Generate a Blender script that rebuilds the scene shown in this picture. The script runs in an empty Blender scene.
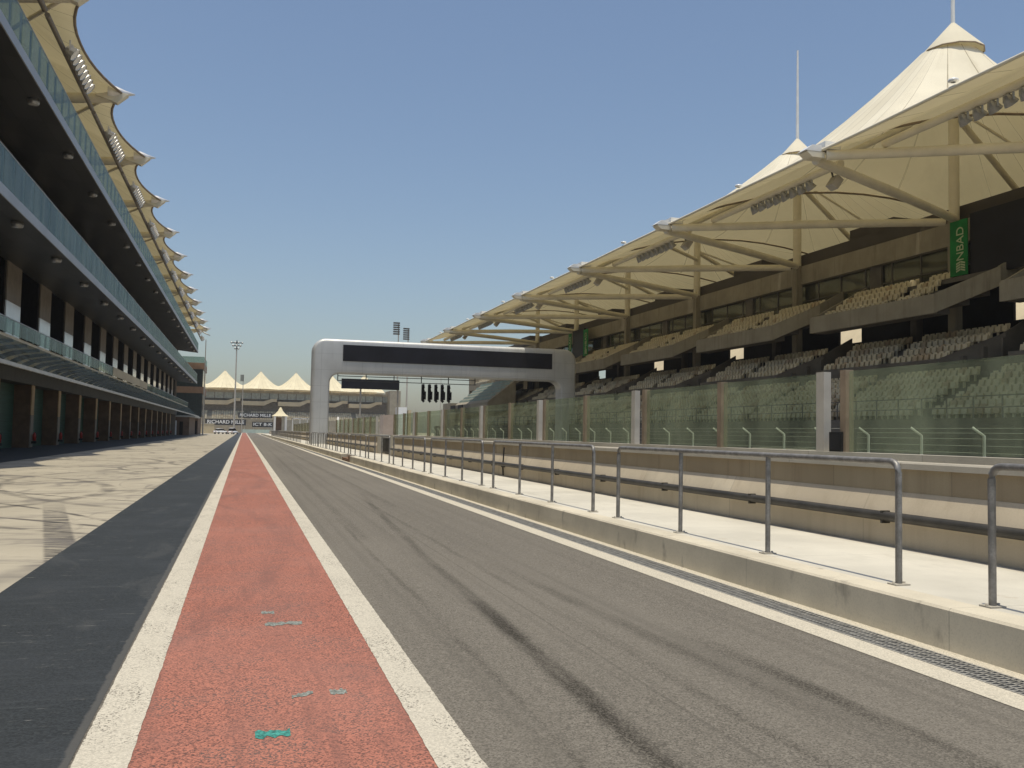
import bpy, bmesh, math, random
from mathutils import Vector, Matrix
random.seed(7)
sin, cos, pi, rad = math.sin, math.cos, math.pi, math.radians
SC = bpy.context.scene
COL = SC.collection

# ------------------------------------------------------------------ camera
F_PX, CAM_H = 930.0, 1.6
HAZE = .00022
YAW, PITCH, ROLL = rad(16.02), rad(3.09), rad(1.1)
fw = Vector((sin(YAW)*cos(PITCH), cos(YAW)*cos(PITCH), sin(PITCH)))
r0 = Vector((cos(YAW), -sin(YAW), 0)); u0 = r0.cross(fw)
rt = cos(ROLL)*r0 + sin(ROLL)*u0
up = cos(ROLL)*u0 - sin(ROLL)*r0
cam_data = bpy.data.cameras.new('camera'); cam = bpy.data.objects.new('camera', cam_data); COL.objects.link(cam)
m = Matrix(((rt.x, up.x, -fw.x), (rt.y, up.y, -fw.y), (rt.z, up.z, -fw.z))).to_4x4()
m.translation = Vector((0, 0, CAM_H)); cam.matrix_world = m
cam_data.sensor_width = 36; cam_data.lens = F_PX/1024*36; cam_data.clip_start = .05; cam_data.clip_end = 6000
SC.camera = cam
def px(p):
    d = Vector(p) - Vector((0, 0, CAM_H)); z = d.dot(fw)
    if z <= .1: return None
    return 512 + F_PX*d.dot(rt)/z, 384 - F_PX*d.dot(up)/z, z

# ------------------------------------------------------------------ materials
class G:
    """small helper round one material's node tree"""
    def __init__(s, name):
        s.m = bpy.data.materials.new(name); s.m.use_nodes = True; s.t = s.m.node_tree; s.n = s.t.nodes; s.n.clear()
        s.out = s.n.new('ShaderNodeOutputMaterial'); s._pos = None
    def link(s, a, b): s.t.links.new(a, b)
    def put(s, sock, v):
        if hasattr(v, 'is_output') or hasattr(v, 'links'): s.link(v, sock)
        elif isinstance(v, (tuple, list)): sock.default_value = tuple(v) + ((1,) if len(v) == 3 and sock.type == 'RGBA' else ())
        else: sock.default_value = v
    @property
    def pos(s):
        if s._pos is None: s._pos = s.n.new('ShaderNodeNewGeometry').outputs['Position']
        return s._pos
    def xyz(s, v=None):
        x = s.n.new('ShaderNodeSeparateXYZ'); s.link(v or s.pos, x.inputs[0]); return x.outputs
    def M(s, op, a, b=0.0, c=None, clamp=False):
        x = s.n.new('ShaderNodeMath'); x.operation = op; x.use_clamp = clamp
        s.put(x.inputs[0], a); s.put(x.inputs[1], b)
        if c is not None: s.put(x.inputs[2], c)
        return x.outputs[0]
    def scale(s, v, k):
        x = s.n.new('ShaderNodeVectorMath'); x.operation = 'MULTIPLY'; s.link(v, x.inputs[0]); x.inputs[1].default_value = k; return x.outputs[0]
    def noise(s, scale, detail=3, rough=.55, v=None, k=None, dist=0):
        v = v or s.pos
        if k: v = s.scale(v, k)
        x = s.n.new('ShaderNodeTexNoise'); s.link(v, x.inputs['Vector']); x.inputs['Scale'].default_value = scale
        x.inputs['Detail'].default_value = detail; x.inputs['Roughness'].default_value = rough; x.inputs['Distortion'].default_value = dist
        return x.outputs['Fac']
    def grain(s, scale):
        """a random value per stone of the aggregate"""
        x = s.n.new('ShaderNodeTexVoronoi'); s.link(s.pos, x.inputs['Vector']); x.inputs['Scale'].default_value = scale
        return s.xyz(x.outputs['Color'])[0]
    def step(s, v, a, b, smooth=True):
        x = s.n.new('ShaderNodeMapRange'); x.interpolation_type = 'SMOOTHSTEP' if smooth else 'LINEAR'
        s.put(x.inputs['Value'], v); x.inputs['From Min'].default_value = a; x.inputs['From Max'].default_value = b
        return x.outputs['Result']
    def mix(s, f, a, b, mode='MIX'):
        x = s.n.new('ShaderNodeMix'); x.data_type = 'RGBA'; x.blend_type = mode
        s.put(x.inputs['Factor'], f); s.put(x.inputs['A'] if False else x.inputs[6], a); s.put(x.inputs[7], b)
        return x.outputs[2]
    def bump(s, h, strength=.3, dist=.01):
        x = s.n.new('ShaderNodeBump'); x.inputs['Strength'].default_value = strength; x.inputs['Distance'].default_value = dist
        s.link(h, x.inputs['Height']); return x.outputs[0]
    def bsdf(s, col, rough=.7, metal=0, spec=.4, normal=None):
        b = s.n.new('ShaderNodeBsdfPrincipled'); s.put(b.inputs['Base Color'], col); s.put(b.inputs['Roughness'], rough)
        b.inputs['Metallic'].default_value = metal; b.inputs['Specular IOR Level'].default_value = spec
        if normal is not None: s.link(normal, b.inputs['Normal'])
        return b.outputs[0]
    def shader(s, kind, **kw):
        x = s.n.new(kind)
        for k, v in kw.items(): s.put(x.inputs[k], v)
        return x.outputs[0]
    def mixs(s, f, a, b):
        x = s.n.new('ShaderNodeMixShader'); s.put(x.inputs[0], f); s.link(a, x.inputs[1]); s.link(b, x.inputs[2]); return x.outputs[0]
    def done(s, sh): s.link(sh, s.out.inputs['Surface']); return s.m

def mul(c, k): return tuple(min(1, x*k) for x in c)
def simple(name, col, rough=.7, metal=0, var=.2, scale=1.5, spec=.4, k=None, fine=0, bump=0):
    g = G(name)
    n = g.noise(scale, 4, .6, k=k)
    c = g.mix(g.step(n, .3, .7), mul(col, 1-var), mul(col, 1+var))
    if fine:
        f = g.noise(fine, 2, .6); c = g.mix(g.M('MULTIPLY', g.step(f, .35, .7), .35), c, mul(col, .6))
    nm = g.bump(g.noise(fine or scale*6, 3), bump) if bump else None
    return g.done(g.bsdf(c, rough, metal, spec, nm))

def streaked(name, col, dark, rough=.85, seam=0, amount=.5, axis='Y'):
    """concrete with blotches, rain streaks running down and joints every `seam` metres"""
    g = G(name); x, y, z = g.xyz()
    blot = g.noise(.6, 5, .6)
    c = g.mix(g.step(blot, .3, .72), mul(col, .86), mul(col, 1.1))
    st = g.noise(1, 4, .65, k=(3.5, 3.5, .25))
    c = g.mix(g.M('MULTIPLY', g.step(st, .5, .78), amount), c, dark)
    f = g.noise(60, 2, .6); c = g.mix(g.M('MULTIPLY', g.step(f, .4, .7), .18), c, mul(col, .55))
    if seam:
        fr = g.M('FRACT', g.M('DIVIDE', y if axis == 'Y' else x, seam))
        ln = g.M('LESS_THAN', fr, .02/seam); c = g.mix(g.M('MULTIPLY', ln, .4), c, mul(col, .4))
        pid = g.M('FLOOR', g.M('DIVIDE', y if axis == 'Y' else x, seam))
        wn = g.n.new('ShaderNodeTexWhiteNoise'); wn.noise_dimensions = '1D'; g.link(pid, wn.inputs['W'])
        c = g.mix(g.M('MULTIPLY', wn.outputs['Value'], .35), c, mul(dark, 1.4))
    return g.done(g.bsdf(c, rough, 0, .25, g.bump(g.noise(40, 3), .15)))

MAT = {}
# --- ground sheets
def asphalt():
    g = G('asphalt'); x, y, z = g.xyz()
    sp = g.grain(105); sp2 = g.noise(14, 4, .65); big = g.noise(.35, 4, .6, k=(1, .25, 1))
    base = (.168, .152, .127)
    c = g.mix(sp, mul(base, .5), mul(base, 1.5))
    c = g.mix(g.M('MULTIPLY', g.step(sp2, .4, .75), .35), c, mul(base, .62))
    c = g.mix(g.M('MULTIPLY', g.step(big, .35, .7), .45), c, mul(base, 1.28))
    lanes = g.noise(1, 4, .6, k=(5.5, .035, 1))
    c = g.mix(g.M('MULTIPLY', g.step(lanes, .42, .72), .4), c, mul(base, .62))
    brk = g.noise(1.1, 4, .65, k=(4, .6, 1))
    def track(x0, slope, w, y0, y1, amt, curve=0):
        nonlocal c
        cx = g.M('ADD', g.M('MULTIPLY', y, slope), x0)
        if curve: cx = g.M('ADD', cx, g.M('MULTIPLY', g.M('MULTIPLY', y, y), curve))
        wob = g.M('MULTIPLY', g.M('SUBTRACT', g.noise(1.3, 5, .7, k=(1, .3, 1)), .5), .13)
        d = g.M('ABSOLUTE', g.M('SUBTRACT', g.M('ADD', x, wob), cx))
        f = g.M('SUBTRACT', 1, g.step(d, w*.15, w))
        f = g.M('MULTIPLY', f, g.M('MULTIPLY', g.step(y, y0-.8, y0+.6), g.M('SUBTRACT', 1, g.step(y, y1*.7, y1))))
        f = g.M('MULTIPLY', f, g.M('ADD', g.M('MULTIPLY', g.step(brk, .36, .6), .6), .4))
        c = g.mix(g.M('MULTIPLY', g.M('MULTIPLY', f, g.M('ADD', .55, g.M('MULTIPLY', g.step(sp, .8, .3), .5))), amt, clamp=True), c, (.03, .026, .02))
    track(2.03, -.012, .13, 2, 10, .9, .0035)
    track(2.0, .012, .10, 7, 26, .55, .0012)
    track(3.62, -.012, .16, 3, 7.5, .7)
    track(3.5, -.045, .14, 5, 12, .42)
    track(2.83, -.004, .07, 2, 26, .4)
    track(1.62, .004, .05, 2, 20, .42)
    track(3.1, .002, .16, 20, 120, .35)
    track(1.75, .003, .12, 14, 90, .3)
    for xs in (2.55,):
        d = g.M('ABSOLUTE', g.M('SUBTRACT', x, xs)); f = g.M('LESS_THAN', d, .012)
        c = g.mix(g.M('MULTIPLY', f, .3), c, mul(base, .4))
    return g.done(g.bsdf(c, .9, 0, .2, g.bump(g.noise(170, 2, .8), .6, .006)))
MAT['asphalt'] = asphalt()

def red_paint():
    g = G('red_paint'); x, y, z = g.xyz()
    sp = g.grain(115); b = g.noise(.9, 5, .65); b2 = g.noise(.25, 3, .6)
    c = g.mix(g.step(sp, .0, .75), (.095, .054, .047), (.46, .18, .125))
    c = g.mix(g.M('MULTIPLY', g.step(b, .45, .72), .5), c, (.27, .135, .11))
    c = g.mix(g.M('MULTIPLY', g.step(b2, .4, .7), .3), c, (.47, .23, .18))
    worn = g.M('MULTIPLY', g.step(sp, .5, .3), g.step(g.noise(1.6, 5, .7), .46, .62))
    c = g.mix(g.M('MULTIPLY', worn, .7), c, (.13, .10, .09))
    for cx, cy, r, w, amt in ((-20, 14, 20.6, .18, .3), (-26, 30, 26.6, .25, .35), (24, 38, 24.6, .22, .3), (-30, 60, 31, .4, .3)):
        dx = g.M('SUBTRACT', x, cx); dy = g.M('SUBTRACT', y, cy)
        d = g.M('ABSOLUTE', g.M('SUBTRACT', g.M('SQRT', g.M('ADD', g.M('MULTIPLY', dx, dx), g.M('MULTIPLY', dy, dy))), r))
        c = g.mix(g.M('MULTIPLY', g.M('MULTIPLY', g.M('SUBTRACT', 1, g.step(d, w*.2, w)), g.step(g.noise(2, 5, .75), .34, .6)), amt), c, (.15, .085, .075))
    c = g.mix(g.M('MULTIPLY', g.step(g.noise(1, 5, .75, k=(4.5, .3, 1)), .46, .7), .6), c, (.23, .11, .088))
    sc = g.noise(1, 3, .7, k=(.9, 7, 1), dist=.4)
    c = g.mix(g.M('MULTIPLY', g.step(sc, .62, .74), .3), c, (.11, .06, .055))
    return g.done(g.bsdf(c, .85, 0, .2, g.bump(g.noise(170, 2, .8), .6, .006)))
MAT['red_paint'] = red_paint()

def white_paint(name, col, wear):
    g = G(name); x, y, z = g.xyz()
    sp = g.grain(110); b = g.noise(1.1, 3, .6, k=(1, .5, 1))
    c = g.mix(sp, mul(col, .8), mul(col, 1.16))
    w = g.M('MULTIPLY', g.step(sp, .22, .12), g.step(g.noise(2.2, 4, .7, k=(1.5, .5, 1)), .42, .62))
    c = g.mix(g.M('MULTIPLY', w, wear), c, (.10, .088, .075))
    c = g.mix(g.M('MULTIPLY', g.step(b, .35, .75), .14), c, mul(col, .7))
    return g.done(g.bsdf(c, .85, 0, .2, g.bump(sp, .4, .004)))
MAT['white_paint'] = white_paint('white_paint', (.55, .505, .415), .9)
MAT['edge_paint'] = white_paint('edge_paint', (.56, .51, .41), .3)

def dark_strip():
    g = G('dark_coating'); x, y, z = g.xyz()
    base = (.027, .031, .033)
    sp = g.grain(90); b = g.noise(.8, 5, .65)
    c = g.mix(sp, mul(base, .6), mul(base, 1.4))
    c = g.mix(g.M('MULTIPLY', g.step(b, .4, .75), .45), c, (.045, .05, .056))
    cross = g.noise(1, 5, .75, k=(.9, 11, 1), dist=.6)
    c = g.mix(g.M('MULTIPLY', g.step(cross, .5, .75), .4), c, (.07, .078, .08))
    fl = g.M('MULTIPLY', g.step(g.noise(1, 4, .7, k=(3, 24, 1)), .62, .70), g.step(g.noise(.7, 2), .4, .55))
    c = g.mix(g.M('MULTIPLY', fl, .75), c, (.30, .29, .26))
    swoosh = g.noise(.55, 4, .6, k=(1.6, .55, 1), dist=1.2)
    c = g.mix(g.M('MULTIPLY', g.step(swoosh, .56, .68), .22), c, (.10, .10, .096))
    edge = g.step(g.M('ADD', x, g.M('MULTIPLY', g.noise(6, 3), .06)), -.765, -.745)
    c = g.mix(g.M('MULTIPLY', edge, .7), c, (.10, .096, .088))
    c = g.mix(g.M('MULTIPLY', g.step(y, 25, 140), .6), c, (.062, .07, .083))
    return g.done(g.bsdf(c, .75, 0, .3, g.bump(g.noise(120, 3), .3, .004)))
MAT['dark_coating'] = dark_strip()

def apron():
    g = G('apron_concrete'); x, y, z = g.xyz()
    base = (.42, .375, .29)
    b = g.noise(.22, 5, .6); f = g.noise(9, 4, .65)
    c = g.mix(g.step(b, .3, .7), mul(base, .9), mul(base, 1.08))
    c = g.mix(g.M('MULTIPLY', g.step(f, .4, .75), .3), c, mul(base, .82))
    brush = g.noise(1, 4, .7, k=(.8, 9, 1))
    c = g.mix(g.M('MULTIPLY', g.step(brush, .5, .75), .28), c, mul(base, .74))
    brk = g.noise(1.1, 4, .7); brk2 = g.noise(1, 4, .7, k=(1.2, 10, 1)); patch = g.noise(.13, 2)
    rub = (.045, .042, .042)
    def arc(cx, cy, r, w, amt, a=None):
        nonlocal c
        dx = g.M('SUBTRACT', x, cx); dy = g.M('SUBTRACT', y, cy)
        d = g.M('SQRT', g.M('ADD', g.M('MULTIPLY', dx, dx), g.M('MULTIPLY', dy, dy)))
        d = g.M('ABSOLUTE', g.M('SUBTRACT', d, r))
        q = g.M('MULTIPLY', g.M('SUBTRACT', 1, g.step(d, w*.3, w)), g.step(brk, .36, .56))
        if a: q = g.M('MULTIPLY', q, g.M('MULTIPLY', g.step(y, a[0], a[0]+2), g.M('SUBTRACT', 1, g.step(y, a[1]-3, a[1]))))
        c = g.mix(g.M('MULTIPLY', q, amt), c, rub)
    R = random.Random(3)
    for yy in (17, 27, 36, 47, 60, 74, 90, 107, 126, 150, 180):
        r = R.uniform(7, 13)
        for o in (0, 1.55, -3.2):
            arc(-14 + R.uniform(-1, 2), yy + R.uniform(-3, 3), r + o, R.uniform(.12, .34), R.uniform(.3, .6))
    for yy in (24, 40, 62, 95):
        r = R.uniform(16, 30)
        arc(3.5, yy, r*.4, .14, .6); arc(8, yy+6, r*.55, .2, .5)
    arc(-24, 6, 24.5, .10, .85, (10, 23)); arc(-26, -8, 34, .12, .8, (8, 26)); arc(6, 33, 14, .09, .8)
    # rubber laid by wheelspin: a straight ragged band that ends square at the dark strip
    cx = g.M('ADD', g.M('MULTIPLY', g.M('SUBTRACT', y, 12.25), -.19), -2.03)
    d = g.M('ABSOLUTE', g.M('SUBTRACT', x, cx)); q = g.M('SUBTRACT', 1, g.step(d, .17, .23))
    q = g.M('MULTIPLY', q, g.M('SUBTRACT', 1, g.step(y, 17, 22.5)))
    q = g.M('MULTIPLY', q, g.M('ADD', .12, g.step(brk2, .4, .6)))
    c = g.mix(g.M('MULTIPLY', q, .85, clamp=True), c, rub)
    # broad smears lying across the apron
    sm = g.noise(1, 5, .75, k=(.28, 1.5, 1), dist=.8)
    c = g.mix(g.M('MULTIPLY', g.step(sm, .5, .7), .65), c, (.17, .155, .14))
    for sc_, kx, ky, ds, amt in ((1, .22, .12, .7, .5), (1, .34, .16, .9, .4), (1, .09, .3, .6, .5), (1, .5, .14, .6, .3)):
        rn = g.noise(sc_, 2, .5, k=(kx, ky, 1), dist=ds)
        rd = g.M('ABSOLUTE', g.M('SUBTRACT', rn, .5))
        q = g.M('MULTIPLY', g.M('SUBTRACT', 1, g.step(rd, .003, .02)), g.step(g.noise(.35, 4, .7), .42, .62))
        c = g.mix(g.M('MULTIPLY', q, amt), c, (.12, .11, .105))
    # slab joints
    fr = g.M('FRACT', g.M('DIVIDE', y, 6.0)); c = g.mix(g.M('MULTIPLY', g.M('LESS_THAN', fr, .004), .5), c, mul(base, .4))
    return g.done(g.bsdf(c, .85, 0, .25, g.bump(g.noise(60, 3), .2, .004)))
MAT['apron'] = apron()
MAT['sand'] = simple('sandy_ground', (.42, .36, .27), .95, var=.2, scale=.05, fine=1.2)
MAT['race_asphalt'] = simple('race_asphalt', (.24, .225, .195), .9, var=.2, scale=.2, k=(1, .1, 1), fine=30)
MAT['teal_paint'] = simple('teal_paint', (.05, .25, .21), .8, var=.6, scale=60, fine=45)
MAT['teal_faded'] = simple('faded_teal_paint', (.21, .225, .20), .8, var=.6, scale=60)

def platform_top():
    g = G('walkway_concrete'); x, y, z = g.xyz(); base = (.60, .565, .48)
    c = g.mix(g.step(g.noise(.5, 5, .6), .3, .7), mul(base, .86), mul(base, 1.08))
    c = g.mix(g.M('MULTIPLY', g.step(g.noise(1, 5, .7, k=(1.1, .5, 1)), .5, .72), .5), c, mul(base, .7))
    c = g.mix(g.M('MULTIPLY', g.step(g.noise(2.5, 5, .7), .6, .72), .35), c, (.36, .28, .19))
    c = g.mix(g.M('MULTIPLY', g.step(g.noise(55, 2), .5, .7), .12), c, mul(base, .5))
    d = g.M('SUBTRACT', 1, g.step(g.M('SUBTRACT', 7.66, x), 0.02, .28)); c = g.mix(g.M('MULTIPLY', g.M('MULTIPLY', d, g.step(g.noise(3, 4), .35, .65)), .7), c, (.32, .25, .17))
    fr = g.M('FRACT', g.M('DIVIDE', y, 3.0)); c = g.mix(g.M('MULTIPLY', g.M('LESS_THAN', fr, .004), .45), c, mul(base, .4))
    return g.done(g.bsdf(c, .85, 0, .2, g.bump(g.noise(50, 3), .15, .003)))
MAT['walkway'] = platform_top()

def kerb_face():
    g = G('kerb_concrete'); x, y, z = g.xyz(); base = (.62, .56, .44)
    c = g.mix(g.step(g.noise(.7, 5, .6), .3, .7), mul(base, .82), mul(base, 1.08))
    st = g.M('MULTIPLY', g.step(g.noise(2.2, 4, .65, k=(1, 1, .5)), .6, .72), .55); c = g.mix(st, c, (.19, .165, .135))
    c = g.mix(g.M('MULTIPLY', g.step(g.noise(1, 5, .7, k=(1, .35, 3)), .48, .72), .4), c, mul(base, .62))
    c = g.mix(g.M('MULTIPLY', g.step(g.noise(70, 2), .45, .7), .2), c, mul(base, .5))
    fr = g.M('FRACT', g.M('DIVIDE', y, 3.0)); c = g.mix(g.M('MULTIPLY', g.M('LESS_THAN', fr, .004), .4), c, mul(base, .4))
    return g.done(g.bsdf(c, .9, 0, .2, g.bump(g.noise(45, 4), .25, .004)))
MAT['kerb'] = kerb_face()
MAT['pit_wall'] = streaked('pit_wall_concrete', (.57, .50, .385), (.30, .24, .165), seam=3.4, amount=.4)
MAT['wall_upper'] = streaked('brown_shaded_course', (.36, .30, .205), (.15, .11, .07), seam=2.2, amount=.4)  # brown stain and the shade under the coping, both put into the colour
MAT['coping'] = streaked('coping_concrete', (.48, .45, .38), (.25, .22, .18), seam=2.4, amount=.25)
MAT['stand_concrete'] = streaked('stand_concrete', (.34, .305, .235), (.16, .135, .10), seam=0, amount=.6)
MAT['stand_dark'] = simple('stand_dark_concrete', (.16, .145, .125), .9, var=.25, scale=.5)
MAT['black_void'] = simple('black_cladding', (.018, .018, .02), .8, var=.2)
MAT['roof_dark'] = simple('roof_dark_cladding', (.085, .074, .062), .8, var=.15, scale=.3)
MAT['galvanised'] = simple('galvanised_steel', (.27, .26, .245), .5, .45, var=.25, scale=9, fine=60)
MAT['grate'] = simple('grate_steel', (.34, .325, .29), .6, .3, var=.25, scale=12)
MAT['pipe'] = simple('dark_pipe', (.05, .046, .04), .55, .1, var=.25, scale=3)
MAT['tube_cream'] = simple('cream_steel_tube', (.74, .68, .53), .5, 0, var=.08, scale=.8)
MAT['white_metal'] = simple('white_metal', (.80, .80, .78), .35, .1, var=.05)
MAT['lamp_metal'] = simple('lamp_housing', (.36, .36, .36), .38, .6, var=.15, scale=3)
MAT['spike_metal'] = simple('spike_metal', (.72, .71, .69), .3, .5, var=.08)
MAT['lamp_glass'] = simple('lamp_glass', (.60, .60, .58), .15, .3, var=.05)
MAT['post_grey'] = simple('pale_grey_post', (.47, .44, .385), .6, .1, var=.1, scale=2)
MAT['post_brown'] = simple('brown_post', (.26, .20, .14), .65, .1, var=.2, scale=2)
MAT['black_screen'] = simple('black_screen', (.012, .012, .018), .5, 0, var=.3, scale=.6, spec=.3)
MAT['green_banner'] = simple('green_banner', (.012, .20, .045), .75, var=.2, scale=1.5)
MAT['banner_text'] = simple('banner_lettering', (.50, .58, .36), .7, var=.05)
MAT['white_text'] = simple('sign_lettering', (.85, .85, .83), .7, var=.03)
MAT['sign_black'] = simple('sign_board', (.02, .02, .022), .6, var=.1)
MAT['slab_edge'] = simple('slab_edge_metal', (.36, .38, .40), .5, .15, var=.08, scale=.3)
MAT['soffit'] = simple('dark_soffit', (.05, .05, .049), .5, 0, var=.2, scale=.25, k=(3, .3, 1))
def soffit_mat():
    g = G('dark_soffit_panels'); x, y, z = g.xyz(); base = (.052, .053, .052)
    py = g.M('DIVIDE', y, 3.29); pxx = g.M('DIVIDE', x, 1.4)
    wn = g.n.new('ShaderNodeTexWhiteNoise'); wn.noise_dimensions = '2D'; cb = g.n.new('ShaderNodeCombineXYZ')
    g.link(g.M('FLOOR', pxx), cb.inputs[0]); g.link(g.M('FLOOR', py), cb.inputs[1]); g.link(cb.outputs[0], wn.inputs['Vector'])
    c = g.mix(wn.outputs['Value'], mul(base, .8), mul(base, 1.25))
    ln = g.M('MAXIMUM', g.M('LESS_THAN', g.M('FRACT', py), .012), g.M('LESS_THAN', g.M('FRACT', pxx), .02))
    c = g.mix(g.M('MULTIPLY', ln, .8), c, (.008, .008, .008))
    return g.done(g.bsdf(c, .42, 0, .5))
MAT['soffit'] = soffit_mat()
MAT['panel_white'] = simple('white_panel', (.86, .88, .88), .12, var=.03, spec=.7)
MAT['panel_taupe'] = simple('taupe_panel', (.21, .18, .145), .7, var=.12)
MAT['beige_wall'] = simple('beige_wall', (.58, .52, .40), .75, var=.1)
MAT['dark_window'] = simple('dark_window_glass', (.006, .006, .007), .6, 0, var=.3, spec=.0)
MAT['pier_brown'] = simple('brown_cladding', (.14, .085, .052), .7, var=.25, scale=1)
MAT['pier_tan'] = simple('tan_pier_face', (.42, .28, .15), .7, var=.15, scale=1)
MAT['green_door'] = simple('green_shutter', (.025, .08, .058), .6, var=.25, k=(.2, .2, 6), scale=2)
MAT['lintel'] = simple('dark_lintel', (.05, .045, .04), .7)
MAT['bracket'] = simple('dark_bracket', (.075, .075, .065), .6, var=.1)
MAT['awning_edge'] = simple('awning_edge', (.48, .49, .46), .5, .1, var=.08)
MAT['red_metal'] = simple('red_enamel', (.36, .03, .025), .35, var=.1)
MAT['black_rubber'] = simple('black_rubber', (.02, .02, .02), .8)
MAT['car_white'] = simple('white_car_paint', (.80, .80, .80), .25, 0, var=.02, spec=.6)
MAT['tail_red'] = simple('red_lamp_lens', (.35, .02, .02), .25)
MAT['tower_teal'] = simple('teal_glazing', (.022, .035, .036), .15, 0, var=.25, spec=.6)
MAT['band_brown'] = simple('brown_band', (.26, .16, .10), .7, var=.1)
MAT['pink_wall'] = simple('pinkish_wall', (.40, .32, .26), .85, var=.1, scale=.3)
MAT['cream_wall'] = simple('cream_wall', (.55, .46, .30), .85, var=.1, scale=.3)
MAT['barrier_green'] = simple('pale_green_barrier', (.38, .46, .40), .7, var=.1)
MAT['fence_pale'] = simple('pale_mesh_post', (.55, .56, .50), .6, .1, var=.1)
MAT['rust_steel'] = simple('rusty_timber', (.20, .11, .06), .8, var=.35, scale=6)

def gantry_mat():
    g = G('gantry_panel'); x, y, z = g.xyz(); base = (.56, .565, .55)
    c = g.mix(g.step(g.noise(.5, 3), .3, .7), mul(base, .94), mul(base, 1.06))
    lx = g.M('LESS_THAN', g.M('FRACT', g.M('DIVIDE', g.M('ADD', x, .9), 1.95)), .013)
    lz = g.M('LESS_THAN', g.M('FRACT', g.M('DIVIDE', g.M('ADD', z, .35), 1.55)), .016)
    c = g.mix(g.M('MULTIPLY', g.M('MAXIMUM', lx, lz), .4), c, mul(base, .35))
    c = g.mix(g.M('MULTIPLY', g.step(g.noise(1, 5, .7, k=(2.5, 2.5, .3)), .5, .75), .3), c, mul(base, .6))
    return g.done(g.bsdf(c, .42, .25, .5))
MAT['gantry'] = gantry_mat()

def fabric(name, col, trans, wt, seams=True):
    g = G(name)
    uv = g.n.new('ShaderNodeUVMap'); sx = g.xyz(uv.outputs[0])
    c = g.mix(g.step(g.noise(.35, 4, .6), .3, .7), mul(col, .93), mul(col, 1.04))
    dirt = g.noise(1, 4, .7, v=uv.outputs[0], k=(30, 2, 1)); c = g.mix(g.M('MULTIPLY', g.step(dirt, .5, .75), .22), c, (.42, .34, .22))
    if seams:
        fr = g.M('FRACT', g.M('MULTIPLY', sx[0], 24)); ln = g.M('LESS_THAN', g.M('ABSOLUTE', g.M('SUBTRACT', fr, .5)), .02)
        wn = g.n.new('ShaderNodeTexWhiteNoise'); wn.noise_dimensions = '1D'; g.link(g.M('FLOOR', g.M('ADD', g.M('MULTIPLY', sx[0], 24), .5)), wn.inputs['W'])
        c = g.mix(g.M('MULTIPLY', wn.outputs['Value'], .22), c, (.60, .52, .36))
        c = g.mix(g.M('MULTIPLY', ln, .7), c, (.25, .20, .13))
    d = g.shader('ShaderNodeBsdfDiffuse', Color=c); t = g.shader('ShaderNodeBsdfTranslucent', Color=trans)
    return g.done(g.mixs(wt, d, t))
MAT['fabric'] = fabric('tent_fabric', (.92, .86, .70), (.66, .56, .31), .22)
MAT['fabric_far'] = fabric('far_tent_fabric', (.93, .84, .60), (.62, .50, .29), .2)

def glass(name, tint, gloss, dust, dustcol, rough=.03):
    g = G(name)
    tr = g.shader('ShaderNodeBsdfTransparent', Color=tint); gl = g.shader('ShaderNodeBsdfGlossy', Roughness=rough, Color=(.9, .95, .93))
    du = g.shader('ShaderNodeBsdfDiffuse', Color=dustcol)
    dn = g.M('MULTIPLY', g.step(g.noise(.8, 4, .6, k=(1, 1, .5)), .2, .8), dust)
    lw = g.n.new('ShaderNodeLayerWeight'); lw.inputs['Blend'].default_value = .25
    f = g.M('MULTIPLY', lw.outputs['Facing'], gloss, clamp=True)
    return g.done(g.mixs(f, g.mixs(dn, tr, du), gl))
MAT['barrier_glass'] = glass('green_barrier_glass', (.83, .875, .79), .18, .22, (.66, .72, .52))
MAT['balcony_glass'] = glass('blue_balcony_glass', (.60, .70, .67), .20, .34, (.38, .46, .43))
MAT['box_glass'] = glass('olive_box_glass', (.5, .52, .42), .4, .36, (.32, .31, .23), .06)
MAT['awning_glass'] = glass('awning_glass', (.80, .86, .80), .10, .30, (.60, .66, .56))
MAT['far_void'] = simple('grey_shaded_wall', (.22, .205, .18), .85)
MAT['far_glass'] = simple('pale_glazing', (.34, .37, .34), .3)
MAT['seat_sand'] = simple('sand_seat_plastic', (.66, .58, .41), .5, var=.12, scale=.7)
MAT['seat_brown'] = simple('brown_seat_plastic', (.5, .39, .25), .5, var=.12, scale=.7)
MAT['seat_teal'] = simple('teal_seat_plastic', (.26, .36, .34), .5, var=.12, scale=.7)

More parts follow.
